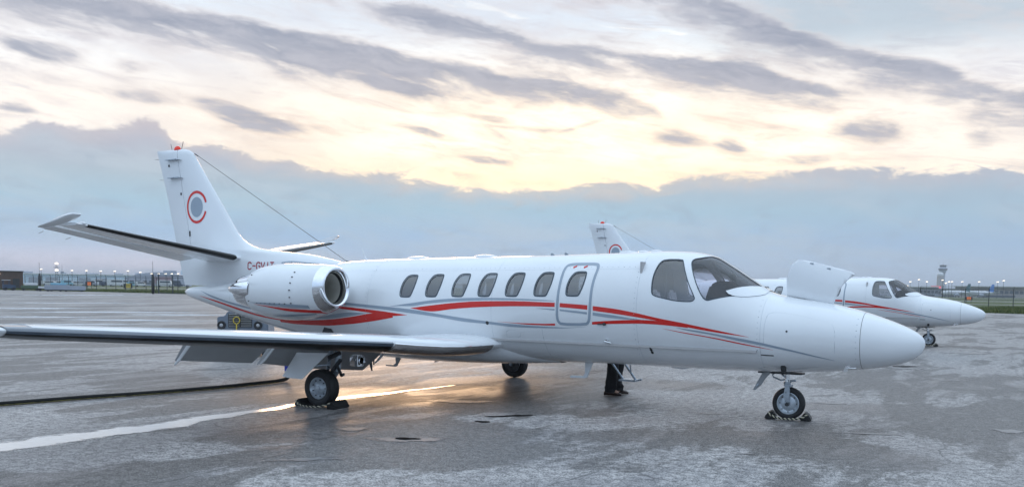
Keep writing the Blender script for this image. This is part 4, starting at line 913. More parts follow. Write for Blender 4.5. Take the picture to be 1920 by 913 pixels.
# ------------------------------------------------------------------ grass along the fences
def tufts(name, p0, p1, depth, n, h):
    vs = []; fs = []; d = (p1-p0); nrm = Vector((-d.y, d.x, 0)).normalized()
    t = rng.random(n); w = rng.random(n)*depth; hh = h*(.4+rng.random(n)); clump = .5+.5*np.sin(t*93)*np.sin(t*31+2)
    for i in range(n):
        p = p0+d*t[i]+nrm*w[i]; k = hh[i]*(.5+clump[i]); a = rng.random()*6.28; wd = .05+.05*rng.random(); q = Vector((math.cos(a)*wd, math.sin(a)*wd, 0)); b = len(vs)
        vs += [p-q+Vector((0, 0, -.02)), p+q+Vector((0, 0, -.02)), p+Vector((rng.normal()*.08, rng.normal()*.08, k))]; fs.append((b, b+1, b+2))
    return tag(mesh(name, vs, fs, blades), 'rough green grass growing along the foot of the fence', None, None, 'stuff')
tufts('grass', far(23, 108), far(31, 104.5), 40, 16000, .30)
tufts('grass', far(-27.0, 187), far(-21.0, 160), 16, 8000, .35)
tufts('grass', far(-31, 203), far(-27.0, 187), 12, 3000, .3)

# ------------------------------------------------------------------ fences
fenm = mat('fence_steel', (.045, .055, .06), .6, metal=.3)
def linkmat():
    m = bpy.data.materials.new('chain_link'); m.use_nodes = True; nt = m.node_tree; b = nt.nodes['Principled BSDF']; q = G(nt); b.inputs['Base Color'].default_value = (.10, .11, .12, 1)
    P = nt.nodes.new('ShaderNodeTexCoord').outputs['Object']; s = nt.nodes.new('ShaderNodeSeparateXYZ'); q.put(s.inputs[0], P)
    hx = q.m('ADD', s.outputs[0], s.outputs[1])
    def bars(v): return q.ss(q.m('ABSOLUTE', q.m('SUBTRACT', q.m('FRACT', q.m('MULTIPLY', v, 12.)), .5)), .06, .04)
    k = q.m('MAXIMUM', bars(q.m('ADD', hx, s.outputs[2])), bars(q.m('SUBTRACT', hx, s.outputs[2])))
    t = nt.nodes.new('ShaderNodeBsdfTransparent'); mx = nt.nodes.new('ShaderNodeMixShader'); q.put(mx.inputs[0], q.m('MULTIPLY', k, .55)); nt.links.new(t.outputs[0], mx.inputs[1]); nt.links.new(b.outputs[0], mx.inputs[2])
    out = [x for x in nt.nodes if x.type == 'OUTPUT_MATERIAL'][0]; nt.links.new(mx.outputs[0], out.inputs[0]); return m
linkm = linkmat()
def fence(p0, p1, n, label, h=3.1, arm=1):
    f = empty('chain_link_fence', p0); tag(f, label, 'fence', 'fences round the apron'); d = p1-p0; u = d.normalized(); nrm = Vector((-u.y, u.x, 0))
    for i in range(n+1):
        m = MB(); p = d*i/n; m.tube([p, p+Vector((0, 0, h-.35))], .055, 8); m.tube([p+Vector((0, 0, h-.35)), p+nrm*-.22*arm+Vector((0, 0, h))], .03, 6); m.build('post', fenm, f, True)
    for z, r in ((h-.4, .035), (1.25, .022), (.12, .02)): m = MB(); m.tube([Vector((0, 0, z)), d+Vector((0, 0, z))], r, 6); m.build('rail', fenm, f)
    for k in range(3): m = MB(); e = nrm*-.07*(k+1)*arm; z = h-.35+.115*(k+1); m.tube([e+Vector((0, 0, z)), d+e+Vector((0, 0, z))], .012, 4); m.build('barbed_wire', fenm, f)
    mesh('chain_link_panel', [(0, 0, .05), (d.x, d.y, .05), (d.x, d.y, h-.4), (0, 0, h-.4)], [(0, 1, 2, 3)], linkm, f)
    return f
fence(far(-29.55, 212), far(-21.1, 172), 17, 'long chain link fence behind the jet tail, barbed wire on top')
fence(far(22.9, 147), far(31.5, 141), 7, 'chain link fence right of the farther jet nose, in front of the terminal', arm=-1)
gt = empty('fence_gate', far(-22.75, 166)); tag(gt, 'tall steel framed double gate beside the fence, near the black post', 'gate'); u = (far(-21.2, 160)-far(-22.75, 166)); L_ = u.length; u.normalize()
for k in range(2):
    b0 = u*(k*L_/2+.1); b1 = u*((k+1)*L_/2-.1); m = MB(); Z = Vector((0, 0, 1))
    m.tube([b0+Z*.1, b0+Z*3.0, b1+Z*3.0, b1+Z*.1, b0+Z*.1], .06, 6); m.tube([b0+Z*1.5, b1+Z*1.5], .04, 6); m.build('gate_leaf', fenm, gt)
for k in (0, 1):
    m = MB(); m.tube([u*k*L_, u*k*L_+Vector((0, 0, 3.3))], .1, 8); m.build('gate_post', fenm, gt, True)
for a, d, lab in ((-23.05, 158, 'thick black padded post by the gate in the left fence'), (-28.85, 190, 'thick black padded post at the left end of the fence, by the carts')):
    p = empty('padded_post', far(a, d)); tag(p, lab, 'post'); m = MB(); m.tube([(0, 0, 0), (0, 0, .2), (0, 0, 2.7), (0, 0, 3.0)], [.16, .24, .24, .12], 12); m.build('padding', black, p, True)
    m = MB(); m.tube([(0, 0, 2.9), (0, 0, 5.2)], .03, 6); m.build('mast_tube', fenm, p, True); m = MB(); m.tube([(0, 0, 2.9), (0, 0, 3.15)], .14, 10); m.build('cap', fenm, p, True)

# ------------------------------------------------------------------ chocks
def chock(c, gap, wy, label, group, rz=0., ends=(1, 1)):
    k = empty('wheel_chock', (c[0], c[1], 0), rz); tag(k, label, 'wheel chock', group)
    for s in (-1, 1):
        if not ends[0 if s < 0 else 1]: continue
        m = MB(); e = s*gap; pr = [(e, .0), (e+s*.15, 0), (e+s*.155, .03), (e+s*.10, .10), (e+s*.06, .115), (e+s*.01, .05)]
        m.prism(pr, -wy, wy); m.build('block', woodc, k, False, .01)
    pts = [Vector((t*(gap+.10), -wy-.02-.10*(1-t*t)**.8, .03+.06*abs(t)**3)) for t in np.linspace(-1, 1, 28)]
    for ph, m_, nm in ((0, rope, 'rope_strand'), (PI, ropeb, 'rope_strand')):
        vs = [];  pp = []
        for i in range(110):
            t = i/109*27; a = int(min(26, t)); f = t-a; p = pts[a]*(1-f)+pts[a+1]*f; an = ph+i*.55
            pp.append(p+Vector((0, math.cos(an)*.007, math.sin(an)*.007)))
        m = MB(); m.tube(pp, .0095, 6); m.build(nm, m_, k, True)
    return k
chock((-7.93, -2.80), .235, .17, 'black chocks roped round the main wheel under the near wing', 'wheel chocks')
chock((-1.752, 0), .165, .11, 'black chocks roped round the nose wheel of the nearer jet', 'wheel chocks', R(8))
chock((-2.11, 21.44), .165, .11, 'black chocks at the nose wheel of the farther jet', 'wheel chocks')

# ------------------------------------------------------------------ baggage panel standing open on the nose of the nearer jet
def baggage():
    poly = [(a, b) for a, b in BAG]; bm = patch_bm(poly, .05, .06); P = to3([(v.co.x, v.co.y) for v in bm.verts], 0., -1)
    for v, p in zip(bm.verts, P): v.co = p
    h0 = Vector(to3([(1.20, crest(1.20, .07))], 0., -1)[0]); h1 = Vector(to3([(1.84, crest(1.84, .07))], 0., -1)[0]); ax = (h0-h1).normalized()
    bmesh.ops.rotate(bm, verts=bm.verts, cent=h1, matrix=Matrix.Rotation(R(BAGANG), 3, ax))
    bmesh.ops.recalc_face_normals(bm, faces=bm.faces); me = bpy.data.meshes.new('baggage_door'); bm.to_mesh(me); bm.free()
    o = link('baggage_door', me, white, jet, True); sd_ = o.modifiers.new('thick', 'SOLIDIFY'); sd_.thickness = .022; sd_.offset = 0
    m = MB(); m.tube([h0+(h1-h0)*.03+Vector((0, 0, -.002)), h1+(h0-h1)*.03+Vector((0, 0, -.002))], .009, 8); m.build('hinge', darkm, o, True)
    for k in (.3, .7):
        P_ = to3([(1.2+.6*k, .66)], .004, -1)[0]; m = MB(); m.box((0, 0, 0), (.05, .02, .03)); v_ = Matrix.Rotation(R(BAGANG), 3, ax) @ (Vector(P_)-h1)+h1; m.v = [tuple(Vector(t)+v_) for t in m.v]; m.build('latch', steel, o)
    return o
BAGANG = 112

# ------------------------------------------------------------------ the two jets
jet = build_jet('business_jet', True)
m = MB()
for a, b in (((4.957, .60), (4.80, .293)), ((4.72, .60), (4.56, .281))): m.tube([(-a[0], .93, a[1]), (-b[0], 1.10, b[1])], .02, 8)
m.box((-4.67, 1.10, .285), (.30, .26, .03)); m.tube([(-4.60, .93, .56), (-4.62, 1.02, .42)], .012, 6); m.tube([(-4.56, 1.1, .285), (-4.46, 1.1, .305)], .015, 8); m.build('entry_step', steel, jet)
tag(jet, 'nearer white business jet with its nose panel raised, polished wing edge in front', 'jet', 'white business jets parked on the apron')
jet2 = copy_tree(jet); jet2.location = (-.36, 21.44, 0)
tag(jet2, 'farther white business jet, half hidden behind the nearer one', 'jet', 'white business jets parked on the apron')
baggage()

# ------------------------------------------------------------------ cable and ground cart
cordm = mat('tracer_cord_weave', (.10, .09, .03), .8, var=.9, vscale=9)
cabm = mat('cable_sheath', (.006, .006, .006), .6, spec=.25)
pts = [(-12.9,-9.5,.035),(-12.2,-7.6,.035),(-11.6,-5.6,.035),(-11.35,-4.4,.035),(-11.0,-3.16,.035),(-10.80,-1.75,.035),(-10.80,-1.0,.035),(-10.86,-.62,.04),(-10.90,-.45,.10),(-10.92,-.38,.22),(-10.92,-.28,.40),(-10.9,-.14,.66),(-10.9,-.05,.90)]
t_ = np.linspace(0, 1, len(pts)); T_ = np.linspace(0, 1, 120); cp = [Vector((float(pch(t, t_, [p[0] for p in pts])), float(pch(t, t_, [p[1] for p in pts])), float(pch(t, t_, [p[2] for p in pts])))) for t in T_]
cb = empty('power_cable', (-11.5, -5, 0)); tag(cb, 'thick black ground power cable lying across the apron under the near wing', 'cable'); O = Vector((-11.5, -5, 0))
m = MB(); m.tube([p-O for p in cp], .034, 12); m.build('sheath', cabm, cb, True)
m = MB(); m.tube([p-O+Vector((.028, -.03, -.016)) for p in cp[:70]], .008, 6); m.build('tracer_cord', cordm, cb, True)
m = MB(); m.box(Vector((-10.95, -.42, .235))-O, (.12, .10, .13)); m.build('plug', blue, cb, False, .012)
def cart():
    c = empty('ground_power_cart', (-15.84, 3.0, 0)); dv = (CAM-Vector((-15.84, 3.0, 0))); c.rotation_euler = (0, 0, math.atan2(dv.y, dv.x)+PI/2-.12)
    tag(c, 'grey ground power cart with a slatted grille and round lamps, behind the near wing', 'cart')
    m = MB(); m.prism([(-.60, .35), (.60, .35), (.60, .86), (.53, .96), (.42, 1.12), (-.36, 1.12), (-.42, 1.0), (-.60, .98)], 0, 1.7); m.build('body', gpu, c, False, .02)
    m = MB(); m.box((0, .85, .30), (1.1, 1.8, .14)); m.build('chassis', darkm, c, False, .01)
    m = MB(); m.box((-.06, -.004, .90), (.56, .02, .34)); m.build('grille_recess', black, c)
    for k in range(8):
        for sx in (-1, 1):
            m = MB(); m.box((-.06+sx*.14, -.022, .755+k*.042), (.255, .03, .014), Matrix.Rotation(R(25), 3, 'X')); m.build('grille_slat', mat('slat_paint', (.30, .31, .31), .5) if not k and sx < 0 and 'slat_paint' not in MATS else MATS['slat_paint'], c)
    for x in (-.50, .36):
        m = MB(); m.rev([(0, -.02), (.06, -.025), (.085, -.04), (.10, -.03), (.105, 0)], (x, 0, .78), 'y', 20); l = m.build('headlamp_bezel', darkm, c, True); m = MB(); m.rev([(0, -.04), (.03, -.036), (.042, -.028)], (x, -.01, .78), 'y', 18); m.build('lamp_lens', lampg, l, True)
    m = MB(); m.tube([(-.14+.075*math.cos(a), -.06, .90+.085*math.sin(a)) for a in np.linspace(-PI/2+.2, 1.5*PI-.2, 24)], .011, 8); m.tube([(-.14, -.06, .815), (-.14, -.07, .45)], .016, 8); m.build('tow_ring', yellow, c, True)
    for x in (-.5, .5):
        for y in (.35, 1.4): m = MB(); m.rev([(.10, -.07), (.22, -.08), (.24, -.05), (.24, .05), (.22, .08), (.10, .07)], (0, 0, 0), 'x', 20, True); m.v = [(v[0]+x, v[1]+y, v[2]+.24) for v in m.v]; m.build('wheel', tyre, c, True)
cart()

# ------------------------------------------------------------------ the person beyond the fuselage
def skinned(name, joints, edges, m, parent, sub=2, root=0):
    me = bpy.data.meshes.new(name); me.from_pydata([j[0] for j in joints], edges, []); me.update(); o = link(name, me, m, parent)
    sk = o.modifiers.new('skin', 'SKIN'); sk.use_smooth_shade = True
    for v, j in zip(me.skin_vertices[0].data, joints): v.radius = j[1] if isinstance(j[1], tuple) else (j[1], j[1])
    me.skin_vertices[0].data[root].use_root = True; s = o.modifiers.new('sub', 'SUBSURF'); s.levels = sub; s.render_levels = sub; return o
def person():
    p = empty('person', (-5.03, 1.22, 0), R(18)); tag(p, 'person in black trousers and dark shoes standing behind the nearer jet', 'person')
    J_ = [((0,0,.96),(.15,.12)),((0,0,1.12),(.14,.11)),((.01,0,1.32),(.16,.12)),((.02,0,1.44),(.12,.09)),((.03,0,1.52),.055),((.05,0,1.58),.06),((.055,0,1.66),(.085,.095)),((.05,0,1.74),(.07,.08)),
          ((0,-.10,.88),(.09,.095)),((.02,-.13,.50),.062),((-.02,-.15,.09),.045),((.12,-.16,.04),.035),
          ((0,.10,.88),(.09,.095)),((.04,.12,.50),.062),((0,.13,.09),.045),((.14,.14,.04),.035),
          ((.01,-.19,1.41),.06),((-.01,-.24,1.14),.045),((.10,-.24,.92),.034),((.14,-.235,.84),(.022,.04)),
          ((.01,.19,1.41),.06),((.0,.25,1.14),.045),((.12,.23,.94),.034),((.16,.225,.86),(.022,.04))]
    E_ = [(0,1),(1,2),(2,3),(3,4),(4,5),(5,6),(6,7),(0,8),(8,9),(9,10),(10,11),(0,12),(12,13),(13,14),(14,15),(3,16),(16,17),(17,18),(18,19),(3,20),(20,21),(21,22),(22,23)]
    for b, y, sgn in ((19, -.235, -1), (23, .225, 1)):
        x, z = (.14, .84) if b == 19 else (.16, .86)
        for i, (dy, L) in enumerate(((-.027, .075), (-.009, .088), (.009, .084), (.027, .066))):
            n = len(J_); J_ += [((x+.01, y+dy, z-.04), .009), ((x+.022, y+dy, z-.04-L*.6), .008), ((x+.012, y+dy*.9, z-.04-L), .007)]; E_ += [(b, n), (n, n+1), (n+1, n+2)]
        n = len(J_); J_ += [((x+.035, y-sgn*.01, z-.01), .010), ((x+.055, y-sgn*.015, z-.05), .008)]; E_ += [(b, n), (n, n+1)]
    skinned('body', J_, E_, skinm, p)
    ell('hair', (.035, 0, 1.735), (.105, .09, .085), hair, p)
    # jacket and trousers follow the body
    skinned('jacket', [((0,0,.94),(.175,.14)),((0,0,1.12),(.165,.135)),((.01,0,1.32),(.185,.145)),((.02,0,1.45),(.11,.09)),((.01,-.20,1.41),.078),((-.01,-.25,1.14),.062),((.09,-.245,.95),.05),((.01,.20,1.41),.078),((0,.26,1.14),.062),((.11,.235,.97),.05)], [(0,1),(1,2),(2,3),(3,4),(4,5),(5,6),(3,7),(7,8),(8,9)], jack, p)
    for sy, x0, x1 in ((-1, .0, -.03), (1, .07, .06)):
        n = 26; vs = []; lv = [(.99,.115,.085,0,.07),(.88,.118,.095,.0,.10),(.7,.105,.098,.01,.115),(.50,.100,.094,x0,.13),(.36,.097,.090,x0*.6,.138),(.22,.100,.090,x1*.6,.145),(.14,.104,.092,x1,.15),(.10,.100,.088,x1,.15),(.065,.106,.090,x1-.005,.15)]
        for q in range(len(lv)*3-2):
            a = q/3; i = min(int(a), len(lv)-2); f = a-i; z, rx, ry, cx, cy = (lv[i][k]*(1-f)+lv[i+1][k]*f for k in range(5))
            for j in range(n):
                t = 2*PI*j/n; w = 1+.05*math.sin(3*t+z*17+sy)+.05*math.sin(z*58+2*t)*(1 if z < .35 else .35)
                vs.append((cx+rx*w*math.cos(t), sy*cy*(1.0)+ry*w*math.sin(t), z))
        m = MB(); R_ = len(vs)//n; m.add(vs, [(i*n+j, i*n+(j+1) % n, (i+1)*n+(j+1) % n, (i+1)*n+j) for i in range(R_-1) for j in range(n)]); m.build('trouser_leg', trou, p, True)
        m = MB(); sx = x1; prof = [(-.11, .030, .055), (-.09, .040, .10), (0, .045, .105), (.09, .047, .075), (.16, .043, .055), (.19, .028, .035)]; vs = []
        for x, w, h in prof:
            for j in range(14): t = 2*PI*j/14; vs.append((sx+x, sy*.15+w*math.cos(t), max(.004, h*.5+h*.5*math.sin(t))))
        m.add(vs, [(i*14+j, i*14+(j+1) % 14, (i+1)*14+(j+1) % 14, (i+1)*14+j) for i in range(5) for j in range(14)]+[tuple(range(14)), tuple(range(70, 84))]); m.build('shoe', shoe, p, True)
person()


# ------------------------------------------------------------------ far side of the airfield
farpale = mat('pale_metal_cladding', (.58, .70, .80), .6, var=.06, vscale=.2); fargrey = mat('grey_metal_cladding', (.34, .37, .43), .7, var=.1, vscale=.2); rose = mat('rose_brick', (.30, .20, .22), .8, var=.1, vscale=.3)
conc = mat('tower_concrete', (.42, .38, .36), .8, var=.08, vscale=.4); dglass = mat('dark_window_glass', (.05, .07, .09), .15); roofw = mat('pale_roof', (.72, .73, .72), .6); brick = mat('brown_brick', (.10, .062, .048), .85, var=.25, vscale=1.2)
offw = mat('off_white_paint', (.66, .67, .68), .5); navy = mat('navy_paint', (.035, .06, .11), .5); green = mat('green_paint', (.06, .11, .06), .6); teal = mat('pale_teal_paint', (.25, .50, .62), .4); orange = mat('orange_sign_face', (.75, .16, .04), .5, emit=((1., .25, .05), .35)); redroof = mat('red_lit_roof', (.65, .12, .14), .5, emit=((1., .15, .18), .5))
lampm = mat('lit_lamp', (1., .9, .8), .4, emit=((1., .82, .60), 2.2)); signy = mat('yellow_sign_face', (.75, .55, .08), .5)
def facing(p): d = CAM-p; return math.atan2(d.y, d.x)+PI/2          # local -y looks back toward the camera
def site(name, az_, d, label, cat, group=None, turn=0.):
    p = far(az_, d, -.02); e = empty(name, p, facing(p)+turn); return tag(e, label, cat, group)
def part(nm, m_, par, c, d, bev=0.): m = MB(); m.box(c, d); return m.build(nm, m_, par, False, bev)
def Z(d, t): return CAM.z+d*t
# left: long pale hangar, arched grey hangar, terminal block
D = 640; e = site('long_hangar', -26.6, D, 'long pale blue hangar stretching behind the left fence', 'hangar'); W_ = D*math.tan(R(7.4))
part('wall', farpale, e, (0, 15, 3.0), (W_, 30, 6.0)); part('roof', roofw, e, (0, 15, 6.25), (W_+1, 31, .5))
for i in range(9):
    x = -W_/2+W_*(i+.5)/9; part('hangar_door', fargrey if i % 3 else farpale, e, (x, -.15, 2.1), (W_/9*.72, .3, 4.2))
for x, w, h in ((-32, 6, 1.1), (-12, 3, .8), (4, 8, .7), (20, 5, .9), (31, 3, 1.4)): part('roof_unit', fargrey, e, (x, 8, 6.5+h/2), (w, 4, h))
D = 560; e = site('arched_hangar', -22.75, D, 'grey arched hangar with a boxy roof unit behind the jet tail', 'hangar'); W_ = D*math.tan(R(3.6))
m = MB(); n = 14; pr = [(-W_/2, 0)]+[(-W_/2+W_*i/n, 4.2+3.6*math.sin(PI*i/n)**.9) for i in range(n+1)]+[(W_/2, 0)]; m.prism(pr, 0, 40); m.build('hall', fargrey, e)
part('brick_front', rose, e, (2.5, -.4, 2.6), (9, .8, 5.2)); part('roof_unit', fargrey, e, (6.2, 10, 8.1), (7.2, 6, 1.6)); part('roof_unit', farpale, e, (13.4, 10, 8.0), (2.6, 5, 2.4))
for i in range(5): part('window', dglass, e, (-14+i*3.4, -.1, 2.2), (2.2, .3, 1.4))
# right: control tower, radar dome, terminal piers
D = 1500; e = site('control_tower', 24.05, D, 'tall control tower with a flared glass cab on the right horizon', 'tower')
m = MB(); m.rev([(0, 0), (4.2, 0), (3.4, 28), (3.3, 33), (4.2, 36), (6.4, 40.6), (6.5, 41.2), (4.4, 43.4), (4.3, 44)], (0, 0, 0), 'z', 16); m.build('shaft', fargrey, e, True)
m = MB(); m.rev([(4.35, 44), (5.1, 46.2), (5.2, 46.7), (0, 47.2)], (0, 0, 0), 'z', 16); m.build('cab', dglass, e, True); m = MB(); m.tube([(0, 0, 47), (0, 0, 51)], .15, 6); m.build('aerial', fenm, e)
m = MB(); m.rev([(6.52, 41.0), (6.55, 40.5), (5.6, 38.8), (5.5, 38.9)], (0, 0, 0), 'z', 16); m.build('gallery_glazing', dglass, e, True)
D = 1400; e = site('radar_tower', 23.93, D, 'round beige tower with a white dome, just left of the control tower', 'tower')
m = MB(); m.rev([(0, 0), (4.4, 0), (4.4, 28.5), (0, 28.6)], (0, 0, 0), 'z', 16); m.build('drum', conc, e, True); ell('dome', (0, 0, 30.3), (4.3, 4.3, 3.6), offw, e)
D = 900
def pier(az_, w, h, label, nm='terminal_building', canopy=False, D=900, seg=8):
    e = site(nm, az_, D, label, 'terminal'); part('wall', conc if canopy else fargrey, e, (0, 12, h/2), (w, 24, h))
    for i in range(seg): x = -w/2+w*(i+.5)/seg; part('window', dglass, e, (x, -.12, h*.52), (w/seg*.8, .3, h*.30))
    part('roof', roofw, e, (0, 10, h+.35), (w+(3 if canopy else 0), 30, .7)); part('ground_floor_doors', dglass, e, (w*.1, -.1, h*.14), (w*.55, .3, h*.2)); return e
pier(23.05, 26, 8.6, 'low glazed terminal wing left of the control tower')
pier(26.5, 55, 9.6, 'wide terminal building under a white roof canopy at the right edge', canopy=True, seg=14)
e = pier(24.3, 22, 7.4, 'dark terminal link building at the foot of the control tower', D=960); part('lit_roof', redroof, e, (-9.5, 4, 9.2), (9, 8, 2.2))
pier(19.8, 60, 7., 'low grey terminal wing behind the farther jet cabin', D=980, seg=12)
e = site('far_block', 28.6, 800, 'dark grey tower block cut by the right edge', 'building'); part('wall', fargrey, e, (0, 8, 8), (7, 14, 16)); part('window', dglass, e, (0, -.1, 9), (5, .3, 5)); part('roof', fargrey, e, (0, 8, 16.3), (5, 10, .6))
def mast(az_, d, t, label, heads=2):
    e = site('light_mast', az_, d, label, 'light mast', 'lit masts on the airfield'); h = Z(d, t)
    m = MB(); m.tube([(0, 0, 0), (0, 0, h)], [.16, .09], 6); m.build('pole', fenm, e)
    s = d/900
    for k in range(heads):
        x = (k-(heads-1)/2)*.95*s; m = MB(); m.rev([(0, .34*s), (.25*s, .1*s), (.42*s, -.25*s), (.36*s, -.42*s), (0, -.48*s)], (x, -.2, h+.1*k*s), 'z', 8); m.build('lamp_head', lampm, e, True)
    m = MB(); m.tube([(-.6*s, 0, h-.3), (.6*s, 0, h-.3)], .07, 5); m.build('cross_arm', fenm, e)
RL = [(22.34,.0130,'lit mast farthest left on the right horizon, over the farther jet windshield'),(22.80,.0153,'lit mast second from left on the right horizon, the taller one left of the tower'),(23.23,.0132,'lit mast left of the radar dome, above the low terminal wing'),
 (24.06,.0150,'lit mast right in front of the radar drum'),(24.24,.0120,'lit mast at the foot of the control tower, above the red roof'),(24.40,.0134,'lit mast just right of the control tower foot'),(24.56,.0135,'lit mast second right of the control tower foot'),
 (25.09,.0136,'lit mast above the left end of the white canopy'),(25.96,.0137,'lit mast above the middle of the white canopy'),(26.90,.0137,'lit mast above the right part of the white canopy'),(27.20,.0150,'rightmost lit mast, slightly taller, over the canopy end')]
for a, t, l in RL: mast(a, 700, t, l)
mast(22.22, 640, .0092, 'short lit mast low beside the farther jet windshield', 1)
LL = [(-28.76,.0115,'lit mast standing over the left end of the fence by the carts'),(-27.24,.0108,'lit mast first right of the lattice mast'),(-26.51,.0110,'lit mast second right of the lattice mast'),(-25.78,.0108,'lit mast third right of the lattice mast'),
 (-25.06,.0110,'lit mast fourth right of the lattice mast'),(-24.37,.0114,'lit mast fifth right of the lattice mast, above the yellow sign'),(-23.72,.0104,'lit mast left of the arched hangar'),(-23.12,.0092,'lit mast in front of the arched hangar left slope'),
 (-22.74,.0093,'lit mast in front of the arched hangar middle, left of its brick front'),(-22.36,.0094,'lit mast above the brick front of the arched hangar'),(-22.03,.0095,'lit mast right of the brick front'),(-21.68,.0096,'lit mast nearest the jet tail cone')]
for a, t, l in LL: mast(a, 520, t, l)
e = site('lattice_mast', -28.0, 520, 'tall lattice mast with two lamp clusters behind the left fence', 'mast'); h = Z(520, .0172)
m = MB()
for sx in (-1, 1):
    for sy in (-1, 1): m.tube([(sx*.8, sy*.8, 0), (sx*.25, sy*.25, h)], .07, 5)
o = m.build('lattice_legs', fenm, e); o['kind'] = 'stuff'; m = MB()
for k in range(9): z = h*k/9; w = .8-.55*k/9; w2 = .8-.55*(k+1)/9; m.tube([(-w, -w, z), (w2, -w2, z+h/9)], .045, 4); m.tube([(w, -w, z), (-w2, -w2, z+h/9)], .045, 4)
o = m.build('lattice_bracing', fenm, e); o['kind'] = 'stuff'
for z, w in ((h, .0), (h*.82, 1.1), (Z(520, .0108), 0)): part('lamp_head' if w == 0 else 'cross_arm', lampm if w == 0 else fenm, e, (0, -.3, z), (1.4 if w == 0 else 3.0, .5, .9 if w == 0 else .2), .1)
e = site('radio_mast', -27.73, 600, 'thin radio mast on a small roof box, right of the lattice mast', 'mast'); m = MB(); m.tube([(0, 0, 0), (0, 0, Z(600, .0165))], [.14, .05], 6); m.build('pole', fenm, e); part('equipment_cabin', fargrey, e, (0, 0, Z(600, .0085)), (1.6, 1.5, 1.3))
# airliners at the gates
def airliner(az_, d, label, turn, tailm, L=30, R_=1.9):
    e = site('airliner', az_, d, label, 'airliner', 'airliners at the gates', turn); m = MB(); pr = [(0, 0), (R_*.5, .5), (R_*.85, 2), (R_, 5), (R_, L*.68), (R_*.75, L*.84), (R_*.3, L*.97), (0, L)]
    m.rev([(r, x-L/2) for r, x in pr], (0, 0, 3.6), 'x', 16); m.build('fuselage', offw, e, True)
    m = MB(); m.prism([(L*.28, 5), (L*.40, 10.8), (L*.48, 10.8), (L*.46, 4.6)], -.2, .2); m.build('tail_fin', tailm, e)
    for s in (-1, 1):
        m = MB(); m.add([(-3, 0, 2.9), (3.5, 0, 2.9), (8, s*15, 4.1), (6.4, s*15, 4.2), (-3, 0, 3.3), (3.5, 0, 3.2), (8, s*15, 4.2), (6.4, s*15, 4.3)], [(0, 1, 2, 3), (7, 6, 5, 4), (0, 4, 5, 1), (1, 5, 6, 2), (2, 6, 7, 3), (3, 7, 4, 0)]); m.build('wing', offw, e)
        m = MB(); m.rev([(.0, -2), (.9, -2), (1.1, -1), (1.0, 1), (.6, 2), (0, 2.1)], (-2.2, s*5.4, 2.1), 'x', 12); m.build('engine', fargrey, e, True)
        m = MB(); m.add([(L*.40, 0, 4.4), (L*.47, 0, 4.4), (L*.51, s*5.5, 4.8), (L*.47, s*5.5, 4.8), (L*.40, 0, 4.55), (L*.47, 0, 4.55), (L*.51, s*5.5, 4.9), (L*.47, s*5.5, 4.9)], [(0, 1, 2, 3), (7, 6, 5, 4), (0, 4, 5, 1), (1, 5, 6, 2), (2, 6, 7, 3), (3, 7, 4, 0)]); m.build('tailplane', offw, e)
        m = MB(); m.tube([(1, s*2.4, 0), (1, s*2.4, 2.9)], .35, 8); m.build('landing_gear', darkm, e)
    m = MB(); m.tube([(-L*.38, 0, 0), (-L*.38, 0, 2.4)], .25, 8); m.build('nose_gear', darkm, e); m = MB(); m.box((0, -R_, 3.9), (L*.66, .06, .35)); m.build('window_row', dglass, e)
    return e
airliner(24.8, 780, 'white airliner with a dark green tail end, nose left, under the tower', .5, mat('dark_teal_tail', (.03, .12, .13), .4), 24)
airliner(26.05, 800, 'white airliner with a bright blue tail, right of the other airliner', .55, mat('bright_blue_tail', (.05, .22, .60), .4), 24)
# vehicles parked on the far apron, left
def van(az_, d, body, label, L=5., h=2.1, nm='parked_van'):
    e = site(nm, az_, d, label, 'van', 'vehicles parked on the far apron', random.uniform(-.4, .4)); m = MB(); m.prism([(-L/2, .35), (L/2, .35), (L/2, 1.1), (L/2-.5, 1.25), (L/2-1.1, h), (-L/2, h)], -.95, .95); m.build('body', body, e, False, .06)
    part('window', dglass, e, (.2, -.96, h*.76), (L*.6, .06, h*.25))
    for x in (-L*.3, L*.3): m = MB(); m.rev([(0, -1.0), (.34, -1.0), (.36, -.8), (.36, .8), (.34, 1.0), (0, 1.0)], (x, 0, .36), 'y', 12); m.build('wheels', tyre, e, True)
VC = [offw, offw, teal, offw, fargrey, offw, navy]
WH = ['nearest the brown building', 'just left of the lattice mast', 'just right of the radio mast', 'left of the small red sign', 'right behind the small red sign', 'right of the small red sign', 'below the third lit mast from the lattice mast',
      'below the fourth lit mast from the lattice mast', 'left of the yellow sign', 'just right of the yellow sign', 'below the lit mast left of the arched hangar', 'left of the black padded post by the gate', 'seen through the gate, in front of the brick wall', 'closest to the jet tail cone']
VL = ['white','white','pale blue','white','grey','white','navy']
for i, (a, d) in enumerate([(-28.4,430),(-27.9,450),(-27.5,430),(-26.9,440),(-26.3,420),(-25.9,440),(-25.4,430),(-25.0,420),(-24.6,440),(-24.1,430),(-23.7,420),(-23.3,440),(-22.4,430),(-21.9,440)]):
    van(a, d, VC[i % 7], VL[i % 7]+' van far beyond the fence, '+WH[i], random.choice((4.6, 5.4, 7.0)), random.choice((1.9, 2.3, 2.9)))
